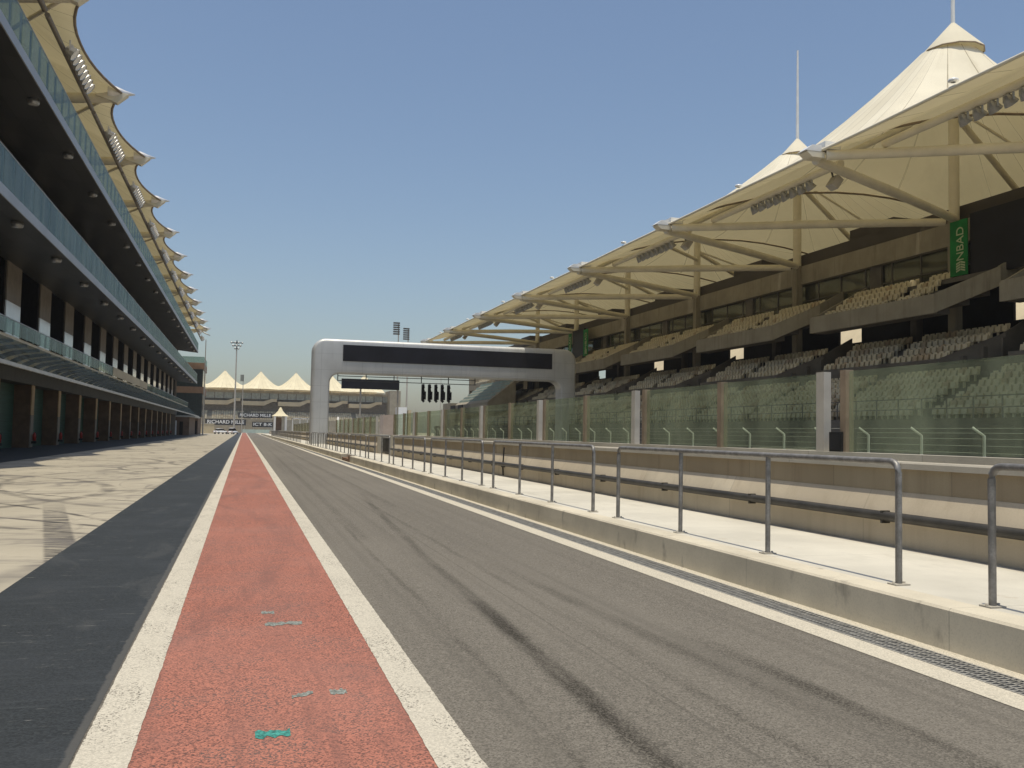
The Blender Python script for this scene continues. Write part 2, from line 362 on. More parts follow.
# ------------------------------------------------------------------ mesh builder
class MB:
    def __init__(s): s.v = []; s.f = []; s.sm = []; s.mi = []; s.uv = {}
    def add(s, vs, fs, smooth=False, mi=0):
        o = len(s.v); s.v += [tuple(v) for v in vs]
        for f in fs: s.f.append(tuple(i+o for i in f)); s.sm.append(smooth); s.mi.append(mi)
        return s
    def box(s, x0, x1, y0, y1, z0, z1, mi=0):
        v = [(x, y, z) for z in (z0, z1) for y in (y0, y1) for x in (x0, x1)]
        return s.add(v, [(0, 2, 3, 1), (4, 5, 7, 6), (0, 1, 5, 4), (2, 6, 7, 3), (0, 4, 6, 2), (1, 3, 7, 5)], mi=mi)
    def prism(s, prof, a0, a1, axis='y', mi=0):
        """profile of (p, q): axis y -> (x, z); axis x -> (y, z); axis z -> (x, y)"""
        P = {'y': lambda p, a: (p[0], a, p[1]), 'x': lambda p, a: (a, p[0], p[1]), 'z': lambda p, a: (p[0], p[1], a)}[axis]
        n = len(prof); v = [P(p, a0) for p in prof] + [P(p, a1) for p in prof]
        fs = [(i, (i+1) % n, n+(i+1) % n, n+i) for i in range(n)] + [tuple(range(n))[::-1], tuple(range(n, 2*n))]
        return s.add(v, fs, mi=mi)
    def sheet(s, pts, mi=0): return s.add(pts, [tuple(range(len(pts)))], mi=mi)
    def tube(s, pts, r, n=8, caps=True, mi=0):
        pts = [Vector(p) for p in pts]; rs = r if isinstance(r, (list, tuple)) else [r]*len(pts)
        vs = []; fs = []
        for i, p in enumerate(pts):
            t = (pts[min(i+1, len(pts)-1)] - pts[max(i-1, 0)]).normalized()
            ref = Vector((0, 0, 1)) if abs(t.z) < .95 else Vector((1, 0, 0))
            a = t.cross(ref).normalized(); b = a.cross(t)
            for k in range(n):
                q = 2*pi*k/n; vs.append(p + a*cos(q)*rs[i] + b*sin(q)*rs[i])
        for i in range(len(pts)-1):
            for k in range(n): fs.append((i*n+k, i*n+(k+1) % n, (i+1)*n+(k+1) % n, (i+1)*n+k))
        s.add(vs, fs, True, mi)
        if caps: s.add(vs[:n], [tuple(range(n))], False, mi); s.add(vs[-n:], [tuple(range(n))[::-1]], False, mi)
        return s
    def lathe(s, prof, c, n=12, axis='z', mi=0):
        """profile of (radius, along)"""
        vs = []
        for r, h in prof:
            for k in range(n):
                a = 2*pi*k/n; p = (r*cos(a), r*sin(a), h)
                if axis == 'x': p = (h, r*cos(a), r*sin(a))
                if axis == 'y': p = (r*sin(a), h, r*cos(a))
                vs.append((p[0]+c[0], p[1]+c[1], p[2]+c[2]))
        fs = [(i*n+k, i*n+(k+1) % n, (i+1)*n+(k+1) % n, (i+1)*n+k) for i in range(len(prof)-1) for k in range(n)]
        return s.add(vs, fs, True, mi)
    def build(s, name, mats, parent=None, loc=None):
        me = bpy.data.meshes.new(name)
        off = Vector(parent.location) if parent is not None and loc is None else Vector(loc or (0, 0, 0))
        if parent is not None and parent.parent is not None: off = off + Vector(parent.parent.location)
        me.from_pydata([tuple(Vector(v)-off) for v in s.v], [], s.f)
        me.polygons.foreach_set('use_smooth', s.sm); me.polygons.foreach_set('material_index', s.mi)
        if s.uv:
            l = me.uv_layers.new(name='UVMap')
            for p in me.polygons:
                for li, vi in zip(p.loop_indices, p.vertices): l.data[li].uv = s.uv.get(vi, (0, 0))
        for q in (mats if isinstance(mats, (list, tuple)) else [mats]): me.materials.append(MAT[q])
        me.update()
        o = bpy.data.objects.new(name, me); COL.objects.link(o)
        if parent is not None: o.parent = parent
        elif loc is not None: o.location = loc
        return o
    def recalc(s): return s
def tag(o, label, cat, group=None):
    o['label'] = label; o['category'] = cat
    if group: o['group'] = group
    return o
def thing(name, label, cat, loc, group=None):
    o = bpy.data.objects.new(name, None); COL.objects.link(o); o.location = loc; o.empty_display_size = .3
    return tag(o, label, cat, group)
def struct(mb, name, mat, label=None):
    o = mb.build(name, mat); o['kind'] = 'structure'
    if label: o['label'] = label
    return o
def stuff(o): o['kind'] = 'stuff'; return o
def copy_tree(o, parent=None):
    c = o.copy(); COL.objects.link(c)
    if parent is not None: c.parent = parent
    for ch in o.children: copy_tree(ch, c)
    return c
ORD = ['first', 'second', 'third', 'fourth', 'fifth', 'sixth', 'seventh', 'eighth', 'ninth', 'tenth', 'eleventh', 'twelfth', 'thirteenth',
       'fourteenth', 'fifteenth', 'sixteenth', 'seventeenth', 'eighteenth', 'nineteenth', 'twentieth', 'twenty-first', 'twenty-second', 'twenty-third', 'twenty-fourth', 'twenty-fifth', 'twenty-sixth']

# ------------------------------------------------------------------ ground and roads
Y0, Y1 = -14.0, 432.0
def strip(x0, x1, z, y0=Y0, y1=Y1, step=None):
    b = MB()
    if not step: return b.sheet([(x0, y0, z), (x1, y0, z), (x1, y1, z), (x0, y1, z)])
    return b
struct(MB().sheet([(-2500, -600, -.06), (2500, -600, -.06), (2500, 3500, -.06), (-2500, 3500, -.06)]), 'ground', 'sand', 'pale sandy ground')
struct(strip(-48, -2.17, 0, -14, 330), 'apron', 'apron', 'cream concrete apron with black tyre marks')
struct(strip(-20, -9.7, .004, 4, 216), 'garage_front_strip', 'dark_coating', 'dark tarmac strip along the garage doors with its shade in the colour')  # dark tarmac, with the shade by the garages put into its colour too
struct(strip(-2.17, 4.815, 0), 'pit_road', 'asphalt', 'grey asphalt lane with dark tyre marks')
struct(strip(-2.17, -.74, .004, Y0, 420), 'road_edge_strip', 'dark_coating', 'dark coated strip beside the red lane')
# ragged painted edges
def ragged(x0, x1, z, y0, y1, amp, seed, fine=.06):
    R = random.Random(seed); b = MB(); ys = []; y = y0
    while y < min(y1, 26): ys.append(y); y += fine if y > 2 else 1
    while y < y1: ys.append(y); y += 6
    ys.append(y1); vs = []; fs = []
    for i, y in enumerate(ys):
        k = amp if y < 26 else 0
        vs += [(x0 + R.uniform(-k, k), y, z), (x1 + R.uniform(-k, k), y, z)]
        if i: fs.append((2*i-2, 2*i-1, 2*i+1, 2*i))
    return b.add(vs, fs)
struct(ragged(-.55, .98, .004, Y0, 420, 0, 1, 1), 'red_lane_road', 'red_paint', 'brick red painted lane, speckled and worn')
mk = ragged(-.725, -.47, .008, Y0, 424, .003, 2)
b2 = ragged(.945, 1.175, .008, Y0, 424, .003, 3); mk.add(b2.v, b2.f)
struct(mk, 'road_markings', 'white_paint', 'two worn white lines edging the red lane')
struct(strip(4.55, 4.815, .004, Y0, 300), 'road_edge_line', 'edge_paint', 'cream line beside the drain')
struct(strip(5.12, 5.25, .004, Y0, 300), 'kerb_foot_strip', 'edge_paint', 'narrow cream strip between drain and kerb')
tm = MB(); R = random.Random(9)
def dab(x0, x1, y0, y1, mi, tilt=0):
    n = 9; vs = []; fs = []
    for i in range(n+1):
        x = x0 + (x1-x0)*i/n; o = tilt*(x-x0); e = .25*(y1-y0)
        vs += [(x, y0+o+R.uniform(-e, e), .0065), (x, y1+o+R.uniform(-e, e), .0065)]
        if i: fs.append((2*i-2, 2*i, 2*i+1, 2*i-1))
    tm.add(vs, fs, mi=mi)
dab(.11, .29, 5.07, 5.18, 0); dab(.56, .66, 5.80, 5.90, 1); dab(.33, .46, 5.76, 5.83, 1, .6); dab(.22, .52, 7.9, 8.02, 1, .1); dab(.2, .31, 8.42, 8.53, 1)
struct(tm, 'paint_road_marks', ['teal_paint', 'teal_faded'], 'small teal paint dabs on the red lane')
struct(strip(8.5, 27.5, -.006, -40, 520), 'race_track_road', 'race_asphalt', 'race straight behind the glass fence')

# channel drain: real bars
gr = MB()
gr.box(4.816, 4.835, Y0, 300, -.04, .007); gr.box(5.10, 5.119, Y0, 300, -.04, .007)
for x in (4.885, 4.965, 5.045): gr.box(x, x+.014, Y0, 300, -.015, .009)
y = 3.0
while y < 34:
    gr.box(4.836, 5.099, y, y+.016, -.016, .0055); y += .048
while y < 90:
    gr.box(4.836, 5.099, y, y+.05, -.016, .0055); y += .16
ch = MB().sheet([(4.81, Y0, -.035), (5.13, Y0, -.035), (5.13, 300, -.035), (4.81, 300, -.035)])
dr = thing('drain_channel', 'long grey slotted steel drain grate between the cream line and the kerb', 'drain', (4.97, 3, 0))
gr.build('grate', 'grate', dr); ch.build('channel_bed', 'black_rubber', dr)

# raised walkway with kerb, notch at 48-52
pv = MB()
ZP = .33
for y0, y1 in ((Y0, 48.0), (52.2, 300)):
    pv.prism([(5.25, 0), (5.25, ZP-.02), (5.27, ZP), (5.56, ZP), (5.56, 0)], y0, y1, 'y', 0)
struct(pv, 'kerb', 'kerb', 'grey concrete kerb of the raised walkway')
struct(MB().box(5.562, 7.9, Y0, 300, 0, ZP-.001), 'walkway_pavement', 'walkway', 'pale concrete raised walkway')
st = thing('step_block', 'rusty timber step block in the gap of the walkway kerb', 'step', (5.4, 50, 0))
MB().box(5.27, 5.55, 48.1, 52.1, 0, .16).build('tread', 'rust_steel', st)
MB().box(5.30, 5.55, 48.5, 49.2, .161, .30).build('block', 'rust_steel', st)

# ------------------------------------------------------------------ pit wall
PW = [(-14, 49.6), (55.6, 300)]
pw = thing('pit_wall', 'long stained concrete pit wall with coping and dark pipe behind the railings', 'wall', (7.7, 5, ZP))
wb, ub, cb, pp, pl = MB(), MB(), MB(), MB(), MB()
for a, b in PW:
    wb.prism([(7.62, ZP), (7.62, .73), (7.745, .985), (8.45, .985), (8.45, 0), (7.95, 0), (7.95, ZP)], a, b); ub.prism([(7.748, .987), (7.748, 1.265), (8.44, 1.265), (8.44, .987)], a, b)
    cb.prism([(7.70, 1.268), (7.70, 1.335), (7.715, 1.355), (8.48, 1.355), (8.48, 1.268)], a, b)
    pl.box(8.02, 8.4, a, b, 1.356, 1.44)
    pp.tube([(7.555, a, .69), (7.555, b, .69)], .06, 10)
wb.build('body', 'pit_wall', pw); ub.build('upper_course', 'wall_upper', pw); cb.build('coping', 'coping', pw); pp.build('pipe', 'pipe', pw); pl.build('plinth', 'coping', pw)
cl = MB()
y = -12
while y < 120:
    if not 49 < y < 56: cl.box(7.51, 7.62, y, y+.04, .605, .757)
    y += 3.1
cl.build('pipe_bracket', 'pipe', pw)
gt = thing('pit_gate', 'dark barred steel gate between two concrete posts in the pit wall', 'gate', (7.9, 52.6, ZP))
MB().box(7.68, 8.3, 49.6, 50.7, ZP, 1.42).build('post', 'coping', gt); MB().box(7.68, 8.3, 54.6, 55.6, ZP, 1.42).build('post', 'coping', gt)
gb = MB(); gb.box(7.85, 7.9, 50.7, 54.6, 1.2, 1.26); gb.box(7.85, 7.9, 50.7, 54.6, .42, .48)
for i in range(14): gb.box(7.86, 7.89, 50.8+i*.28, 50.84+i*.28, .48, 1.2)
gb.build('barred_leaf', 'pipe', gt)
MB().box(8.0, 8.05, 50.7, 54.6, ZP, 1.2).build('back_panel', 'stand_dark', gt)
# a pale cable drop and stain plate on the wall
dp = thing('cable_drop', 'thin dark cable hanging down the pit wall beside the pipe', 'cable', (7.6, 30.5, .4))
MB().tube([(7.60, 27.2, 1.2), (7.585, 27.2, .9), (7.58, 27.25, .62), (7.585, 27.2, .36)], .022, 6).build('cable', 'black_rubber', dp)
MB().box(7.55, 7.66, 27.1, 27.34, .60, .74).build('junction_box', 'black_rubber', dp)

# ------------------------------------------------------------------ railings
def railing_section(L=6.47, n=4):
    r = bpy.data.objects.new('railing_section', None); COL.objects.link(r)
    H = 1.09; rr = .030; br = .10
    pts = [(0, 0, .0), (0, 0, H-br)] + [(0, br-br*cos(a), H-br+br*sin(a)) for a in (pi/8, pi/4, 3*pi/8, pi/2)]
    pts += [(0, L-p[1], p[2]) for p in pts[::-1]]
    MB().tube(pts, rr, 12).build('top_rail', 'galvanised', r, (0, 0, 0))
    for i in range(1, n-1):
        y = L*i/(n-1); MB().tube([(0, y, 0), (0, y, H-rr*.5)], rr*.93, 12).build('post', 'galvanised', r, (0, 0, 0))
    for i in range(n):
        y = L*i/(n-1); b = MB().box(-.075, .075, y-.06, y+.06, .0, .012)
        for sx in (-.055, .055): b.lathe([(.013, .012), (.013, .028), (0, .028)], (sx, y, 0), 6)
        b.build('base_plate', 'coping', r, (0, 0, 0))
    return r
rail0 = railing_section()
sec = 0
for k in range(-1, 30):
    y = 7.07 + 7.55*k
    if k == -1: y = -.48
    if 86.5 < y < 92: continue
    o = rail0 if sec == 0 else copy_tree(rail0)
    o.location = (5.645, y, ZP)
    w = ORD[sec] if sec < len(ORD) else 'last'
    tag(o, f'grey tubular steel railing on the walkway edge, {w} section counted from the camera end' if sec else
        'grey tubular steel railing cut off by the picture edge, closest section to the camera', 'railing', 'steel railing sections along the walkway')
    sec += 1
    if sec >= 26: break

# ------------------------------------------------------------------ glass fence on the pit wall
gf = thing('glass_fence', 'tall green glass debris fence with pale and brown posts on top of the pit wall', 'fence', (8.2, 5, 1.44))
ZG0, ZG1 = 1.44, 2.58
def pane(a, b):
    g = MB().box(8.185, 8.205, a, b, ZG0+.012, ZG1); g.build('glass_pane', 'barrier_glass', gf)
def gpost(y, w, d, mat): MB().box(8.2-d/2, 8.2+d/2, y-w/2, y+w/2, ZG0+.001, ZG1+.02).build('post', mat, gf)
npan = 0
for k in range(-1, 22):
    a = 11.90 + 6.85*k
    if 49 < a < 53 or 86 < a+3.2 < 93: continue
    gpost(a, .19, .12, 'post_grey'); gpost(a+3.02, .14, .13, 'post_brown'); gpost(a+6.30, .13, .13, 'post_brown')
    pane(a+.10, a+2.94); pane(a+3.10, a+6.22); npan += 1
# black box standing in the gap
sp = thing('floor_speaker', 'small black box standing in the gap of the glass fence', 'speaker', (8.25, 11.6, ZG0))
MB().box(8.1, 8.36, 11.34, 11.62, ZG0, 1.72).build('cabinet', 'black_rubber', sp); MB().box(8.09, 8.099, 11.36, 11.60, ZG0+.03, 1.69).build('grille', 'black_void', sp)

# ------------------------------------------------------------------ far side of the track
df = thing('debris_fence', 'pale green posts with bent tops and wires of the fence beyond the race track', 'fence', (25, 30, 0))
nb = 0
for i in range(34):
    y = 23.7 + 3.15*i
    MB().tube([(25, y, .62), (25, y, 1.85), (24.72, y+.25, 2.15)], .055, 6).build('post', 'fence_pale', df)
w_ = MB()
for z in (1.25, 1.5, 1.75, 1.95, 2.12): w_.tube([(25.0 if z < 1.9 else 24.8, 10, z), (25.0 if z < 1.9 else 24.8, 200, z)], .005, 4)
w_.build('wire', 'fence_pale', df)
bw = thing('track_barrier', 'low concrete barrier wall at the far side of the race track', 'barrier', (25.2, 30, 0))
MB().prism([(24.95, -.02), (24.95, .1), (25.12, .35), (25.18, .62), (25.42, .62), (25.6, -.02)], -20, 240).build('wall_body', 'stand_concrete', bw)
cbk = thing('concrete_block', 'sunlit pale concrete block behind the glass fence near the bent posts', 'block', (26.5, 43, 0))
MB().prism([(26.2, 0), (26.2, 1.15), (26.8, 1.15), (27, 0)], 39.2, 44.4).build('block_body', 'coping', cbk)

# ------------------------------------------------------------------ grandstand
P_BAY = 17.1
BAYS = list(range(-1, 7))            # bay near edge y0 = 39.7 + 17.1 k
def y0_(k): return 39.7 + P_BAY*k
YS0, YS1 = y0_(-1)-2, y0_(6)+P_BAY
gs = thing('grandstand', 'long two tier concrete grandstand under the fabric roof beside the race track', 'grandstand', (38, 45, 0))
seats = []
# lower tier
lt = MB(); YL1 = 158.0
prof = [(32.3, 0)]; x, z = 32.3, 2.35
prof.append((32.3, 2.35)); prof.append((32.95, 2.35))
for r in range(7):
    zz = 2.6+.38*r; xx = 32.95+.72*r
    prof += [(xx, zz), (xx+.72, zz)]
    y = YS0
    while y < YL1-10:
        loc = (y-y0_(-1)) % 8.55
        if 1.15 < loc < 8.4: seats.append((xx+.38, y, zz, 0))
        y += .5
xe = 32.95+.72*7
prof += [(xe, 6.0), (38.3, 6.0), (38.3, 0)]
lt.prism(prof, YS0, YL1)
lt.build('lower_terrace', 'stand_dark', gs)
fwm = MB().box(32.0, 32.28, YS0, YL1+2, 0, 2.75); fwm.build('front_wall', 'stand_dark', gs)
fr_ = MB(); y = 30
while y < 156: fr_.box(32.1, 32.15, y, y+.06, 2.75, 3.75); y += 1.7
for z in (3.2, 3.72): fr_.box(32.09, 32.14, YS0, 156, z, z+.05)
fr_.build('front_railing', 'stand_dark', gs)
mid, par, slab, rows_u, fas, bk, frame, gl = MB(), MB(), MB(), MB(), MB(), MB(), MB(), MB()
def chamfer_wall(b, pts, th, zb, zt):
    """a parapet of thickness th along plan points; zb / zt are functions of x"""
    for (xa, ya), (xb, yb) in zip(pts, pts[1:]):
        d = Vector((xb-xa, yb-ya)).normalized(); n = Vector((d.y, -d.x))*th
        if n.x < 0: n = -n
        if abs(n.x) < 1e-4: n = Vector((0, -th if ya > 0 else th))
        c = [(xa, ya), (xb, yb), (xb+n.x, yb+n.y), (xa+n.x, ya+n.y)]
        v = [(p[0], p[1], zb(q)) for p, q in zip(c, (xa, xb, xb, xa))] + [(p[0], p[1], zt(q)) for p, q in zip(c, (xa, xb, xb, xa))]
        b.add(v, [(3, 2, 1, 0), (4, 5, 6, 7), (0, 1, 5, 4), (1, 2, 6, 5), (2, 3, 7, 6), (3, 0, 4, 7)])
for k in BAYS:
    y0 = y0_(k); yF = y0+P_BAY; yC = y0+4.8; yN = y0+2.6
    # mid tier
    for r in range(4):
        xx = 38.32+.8*r; zz = 6.05+.5*r
        ys = yC - (xx-38)/2.6*2.2 if xx < 40.6 else yN
        mid.box(xx, xx+.8 if r < 3 else 43, ys, yF-.3, 5.2, zz)
        y = ys+.35
        while y < yF-.6:
            if not yF-7.4 < y < yF-6.5: seats.append((xx+.42, y, zz, 1))
            y += .5
    chamfer_wall(par, [(38.3, yF-.25), (38.3, yC), (40.9, yN), (43.4, yN-.01)], .14, lambda x: 4.9+.55*(x-38), lambda x: 6.25+.55*(x-38))
    mid.prism([(38.32, 5), (38.32, 6.0), (43, 7.0), (43, 5)], y0-.3, yN-.2)
    # upper balcony
    zb = lambda x: 9.05+.55*(x-38)
    chamfer_wall(fas, [(38, yF-.12), (38, yC), (40.6, yN), (43, yN-.01)], .2, zb, lambda x: zb(x)+1.12)
    chamfer_wall(fas, [(38.01, yF), (43, yF+.001)], .2, zb, lambda x: zb(x)+1.0)
    slab.add([(38.1, yF-.1, zb(38.1)+.02), (38.1, yC, zb(38.1)+.02), (40.7, yN+.1, zb(40.7)+.02), (43.5, yN+.1, zb(43.5)+.02), (43.5, yF-.1, zb(43.5)+.02)], [(0, 1, 2, 3, 4)])
    for r in range(4):
        xx = 38.25+.8*r; zz = 9.72+.5*r
        ys = yC + .2 - (xx-38)/2.6*2.2 if xx < 40.6 else yN+.2
        rows_u.box(xx, xx+.8 if r < 3 else 42.7, ys, yF-.3, zz-.7 if r < 3 else 11.5, zz)
        y = ys+.4
        while y < yF-.7:
            if not yF-8.2 < y < yF-7.2 and not 36 < y < 46.7 and not 108.3 < y < 115.8: seats.append((xx+.42, y, zz, 2))
            y += .5
    # back wall of the void with one opening
    bk.box(44.2, 44.4, y0, y0+2.6, 5, 12.2); bk.box(44.2, 44.4, y0+5.4, yF, 5, 12.2)
    bk.box(44.2, 44.4, y0+2.6, y0+5.4, 5, 9.0); bk.box(44.2, 44.4, y0+2.6, y0+5.4, 11.0, 12.2)
    # columns at the masts
    ym = 47.4+P_BAY*k
    MB().box(41.75, 42.3, ym-.3, ym+.3, 8.0, 15.4).build('column', 'stand_concrete', gs); MB().box(42.9, 43.4, ym+4.5, ym+5.1, 5, 12).build('inner_column', 'stand_dark', gs)
    # hospitality glazing
    for i in range(6):
        a = y0+P_BAY*i/6; gl.box(42.62, 42.66, a+.05, a+P_BAY/6-.05, 11.75, 13.9)
        frame.box(42.58, 42.70, a-.05, a+.05, 11.7, 13.9)
    frame.box(42.45, 43.0, ym-9.6, ym-8.4, 11.7, 13.9)
    frame.box(42.57, 42.71, y0, yF, 12.55, 12.62)
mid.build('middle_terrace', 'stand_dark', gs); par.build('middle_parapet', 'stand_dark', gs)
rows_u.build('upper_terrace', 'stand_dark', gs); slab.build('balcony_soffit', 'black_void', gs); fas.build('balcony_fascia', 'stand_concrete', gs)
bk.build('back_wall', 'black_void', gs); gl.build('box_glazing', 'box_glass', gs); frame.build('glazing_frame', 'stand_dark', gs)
MB().box(47, 47.3, YS0, YS1, 11.8, 15.4).build('box_back_wall', 'beige_wall', gs)
MB().sheet([(58, YS0, 4.5), (58, YS1, 4.5), (71, YS1, 17.5), (71, YS0, 17.5)]).build('added_rear_slope', 'cream_wall', gs)  # added slope that catches sun so the back wall openings read bright
MB().box(42.7, 47, YS0, YS1, 11.5, 11.7).build('box_floor', 'stand_dark', gs)
MB().box(38.4, 44.2, YS0, YS1, 4.6, 5.0).build('concourse_floor', 'stand_dark', gs)
MB().box(42.15, 42.72, YS0, YS1, 13.9, 15.35).build('roof_beam', 'stand_concrete', gs)
rf = MB().box(42.5, 56, YS0, YS1, 15.36, 16.35)
for k in BAYS: rf.box(42.9, 47, 39.3+P_BAY*k-2.2, 39.3+P_BAY*k+2.6, 16.3, 17.2)
rf.build('roof_slab', 'roof_dark', gs)
MB().box(41.0, 41.2, 37.6, 45.0, 11.4, 15.2).build('black_screen', 'black_screen', gs)
MB().box(41.0, 41.2, 110.2, 114.5, 11.4, 15.2).build('black_screen', 'black_screen', gs)
# stand end beyond the last bay
eb = MB(); eb.box(33, 44, 152, 157.9, 0, 6.6); eb.box(38, 56, YS1, YS1+.5, 0, 15)
eb.build('end_block', 'stand_concrete', gs)
ew = MB()
for a in (142.5, 148.0): ew.box(32.9, 32.99, a, a+3.4, 5.0, 6.1)
# seat model ---------------------------------------------------------
def seat_mesh(mat):
    b = MB()
    b.prism([(.0, .40), (.09, .38), (.14, .72), (.06, .74)], -.165, .165)
    b.prism([(.15, .40), (.22, .40), (.31, .83), (.25, .86)], -.17, .17)
    b.prism([(.02, .0), (.12, .0), (.12, .38), (.02, .38)], -.05, .05)
    return b
sb = seat_mesh(None)
protos = {}
for nm in ('seat_sand', 'seat_brown'):
    me = bpy.data.meshes.new('stadium_seat'); me.from_pydata(sb.v, [], sb.f); me.materials.append(MAT[nm]); protos[nm] = me
seen = []
for s in seats:
    q = px((s[0], s[1], s[2]+.6))
    if q and 440 < q[0] < 1024 and q[1] < 470: seen.append((q[2], s))
seen.sort(key=lambda t: t[0])
lab = {0: ('tan plastic seat in the lower grandstand rows seen through the green glass fence', 'seats of the lower grandstand rows'),
       1: ('tan plastic seat in the shaded middle rows below the grandstand balcony', 'seats of the middle grandstand rows'),
       2: ('sand coloured plastic seat on the upper grandstand balcony', 'seats of the upper grandstand balcony')}
chosen = set(id(s) for _, s in seen[:300])
RS = random.Random(5)
far_s, far_b = MB(), MB()
for s in seats:
    brown = RS.random() < (.07 if s[3] == 2 else .15)
    if id(s) in chosen:
        o = bpy.data.objects.new('stadium_seat', protos['seat_brown' if brown else 'seat_sand']); COL.objects.link(o)
        o.location = (s[0], s[1], s[2]); tag(o, lab[s[3]][0], 'seat', lab[s[3]][1])
    else:
        b = far_b if brown else far_s; b.add([(v[0]+s[0], v[1]+s[1], v[2]+s[2]) for v in sb.v], sb.f)
o = len(far_s.v); far_s.add(far_b.v, far_b.f, mi=1)
stuff(far_s.build('stadium_seats', ['seat_sand', 'seat_brown']))['label'] = 'rows of sand and brown seats further along the grandstand'
# teal seats at the far end of the lower tier
te = MB()
for r in range(6):
    for i in range(26):
        te.add([(v[0]+34.2+.7*r, v[1]*.8+131+.78*i, v[2]*1.0+6.2+.55*r) for v in sb.v], sb.f)
o = stuff(te.build('teal_seats', 'seat_teal')); o['label'] = 'pale teal seats at the far end of the grandstand'
MB().prism([(33.7, 5.0), (33.7, 6.2), (37.9, 9.5), (37.9, 5.0)], 130, 151.5).build('end_terrace', 'stand_concrete', gs)
ew.build('dark_opening', 'black_void', gs)

# banners ------------------------------------------------------------
def text_obj(body, size, mat, parent, loc, rot, width=None, ext=.01, name='lettering', bold=0):
    c = bpy.data.curves.new(name, 'FONT'); c.body = body; c.size = size; c.extrude = ext; c.align_x = 'CENTER'; c.align_y = 'CENTER'; c.offset = bold
    c.materials.append(MAT[mat]); o = bpy.data.objects.new(name, c); COL.objects.link(o)
    bpy.context.view_layer.update()
    me = bpy.data.meshes.new_from_object(o); bpy.data.objects.remove(o); w = max(v.co.x for v in me.vertices)-min(v.co.x for v in me.vertices)
    if width:
        for v in me.vertices: v.co.x *= width/w
    o = bpy.data.objects.new(name, me); COL.objects.link(o)
    o.rotation_euler = rot; o.parent = parent; o.location = Vector(loc)-Vector(parent.location)
    return o
def banner(ya, yb, label, txt=True):
    b = thing('fabric_banner', label, 'banner', (40.9, (ya+yb)/2, 11.8), 'tall green banners on the grandstand')
    MB().box(40.88, 40.94, ya, yb, 11.6, 14.95).build('cloth', 'green_banner', b)
    yc = (ya+yb)/2 - .18
    if txt:
        text_obj('NBAD', .82, 'banner_text', b, (40.85, yc, 13.5), (pi/2, -pi/2, -pi/2), 2.0)
        em = MB()      # emblem below the letters: slanted bars in a block
        for i in range(4):
            z = 11.85+.15*i; em.prism([(yc-.35, z+.06), (yc-.02, z+.16), (yc-.02, z+.06), (yc-.35, z-.04)], 40.85, 40.87, 'x')
            em.prism([(yc+.35, z+.06), (yc+.02, z+.16), (yc+.02, z+.06), (yc+.35, z-.04)], 40.85, 40.87, 'x')
        em.build('emblem', 'banner_text', b)
    return b
banner(45.1, 46.5, 'tall green banner with four pale upright letters beside the black screen under the roof')
banner(108.5, 110.1, 'narrow green banner on the near side of the small distant black screen')
banner(114.6, 115.7, 'narrow green banner on the far side of the small distant black screen')

# ------------------------------------------------------------------ fabric roof tents
def membrane(xf, xb, ya, yb, xp, zp, zedge, arch, scallop=0, cap=.55, n=12, m=9, sag=1.45, sgn=1, xtip=None):
    """a peaked fabric: rings from the peak cone out to a boundary with straight front, arched sides"""
    B = []
    yc = (ya+yb)/2
    def side(t): return zedge + arch*sin(pi*t)**.8
    N = n
    for i in range(N):           # front edge, ya -> yb
        s = i/N; dx = scallop*(1-abs(2*s-1)**2.2); B.append((xf+sgn*dx, ya+(yb-ya)*s, zedge + .25*sin(pi*s)))
    for i in range(N):           # far side, front -> back
        s = i/N; B.append((xf+(xb-xf)*s, yb, side(s)))
    for i in range(N):           # back edge
        s = i/N; B.append((xb, yb+(ya-yb)*s, zedge))
    for i in range(N):
        s = i/N; B.append((xb+(xf-xb)*s, ya, side(1-s)))
    K = len(B); mb = MB(); vs = []; fs = []; uv = []
    rp = cap
    for j in range(m+1):
        t = j/m
        for i, (bx, by, bz) in enumerate(B):
            a = math.atan2(by-yc, bx-xp); cx, cy = xp+rp*cos(a), yc+rp*sin(a)
            q = t**1.15
            x = cx+(bx-cx)*q; y = cy+(by-cy)*q
            z = bz + (zp-bz)*((1-q)**sag)
            vs.append((x, y, z)); uv.append((i/K, t))
    for j in range(m):
        for i in range(K):
            fs.append((j*K+i, j*K+(i+1) % K, (j+1)*K+(i+1) % K, (j+1)*K+i))
    mb.add(vs, fs, True)
    for i, u in enumerate(uv): mb.uv[i] = u
    return mb
PEAK = {-2: 25.0, -1: 25.0, 0: 26.6, 1: 24.4, 2: 21.9, 3: 21.6, 4: 21.6, 5: 21.6}
XT, ZT = 26.4, 15.6
tent_words = {-1: 'mostly outside the picture', 0: 'tallest peak of all', 1: 'second peak with a thin flagpole'}
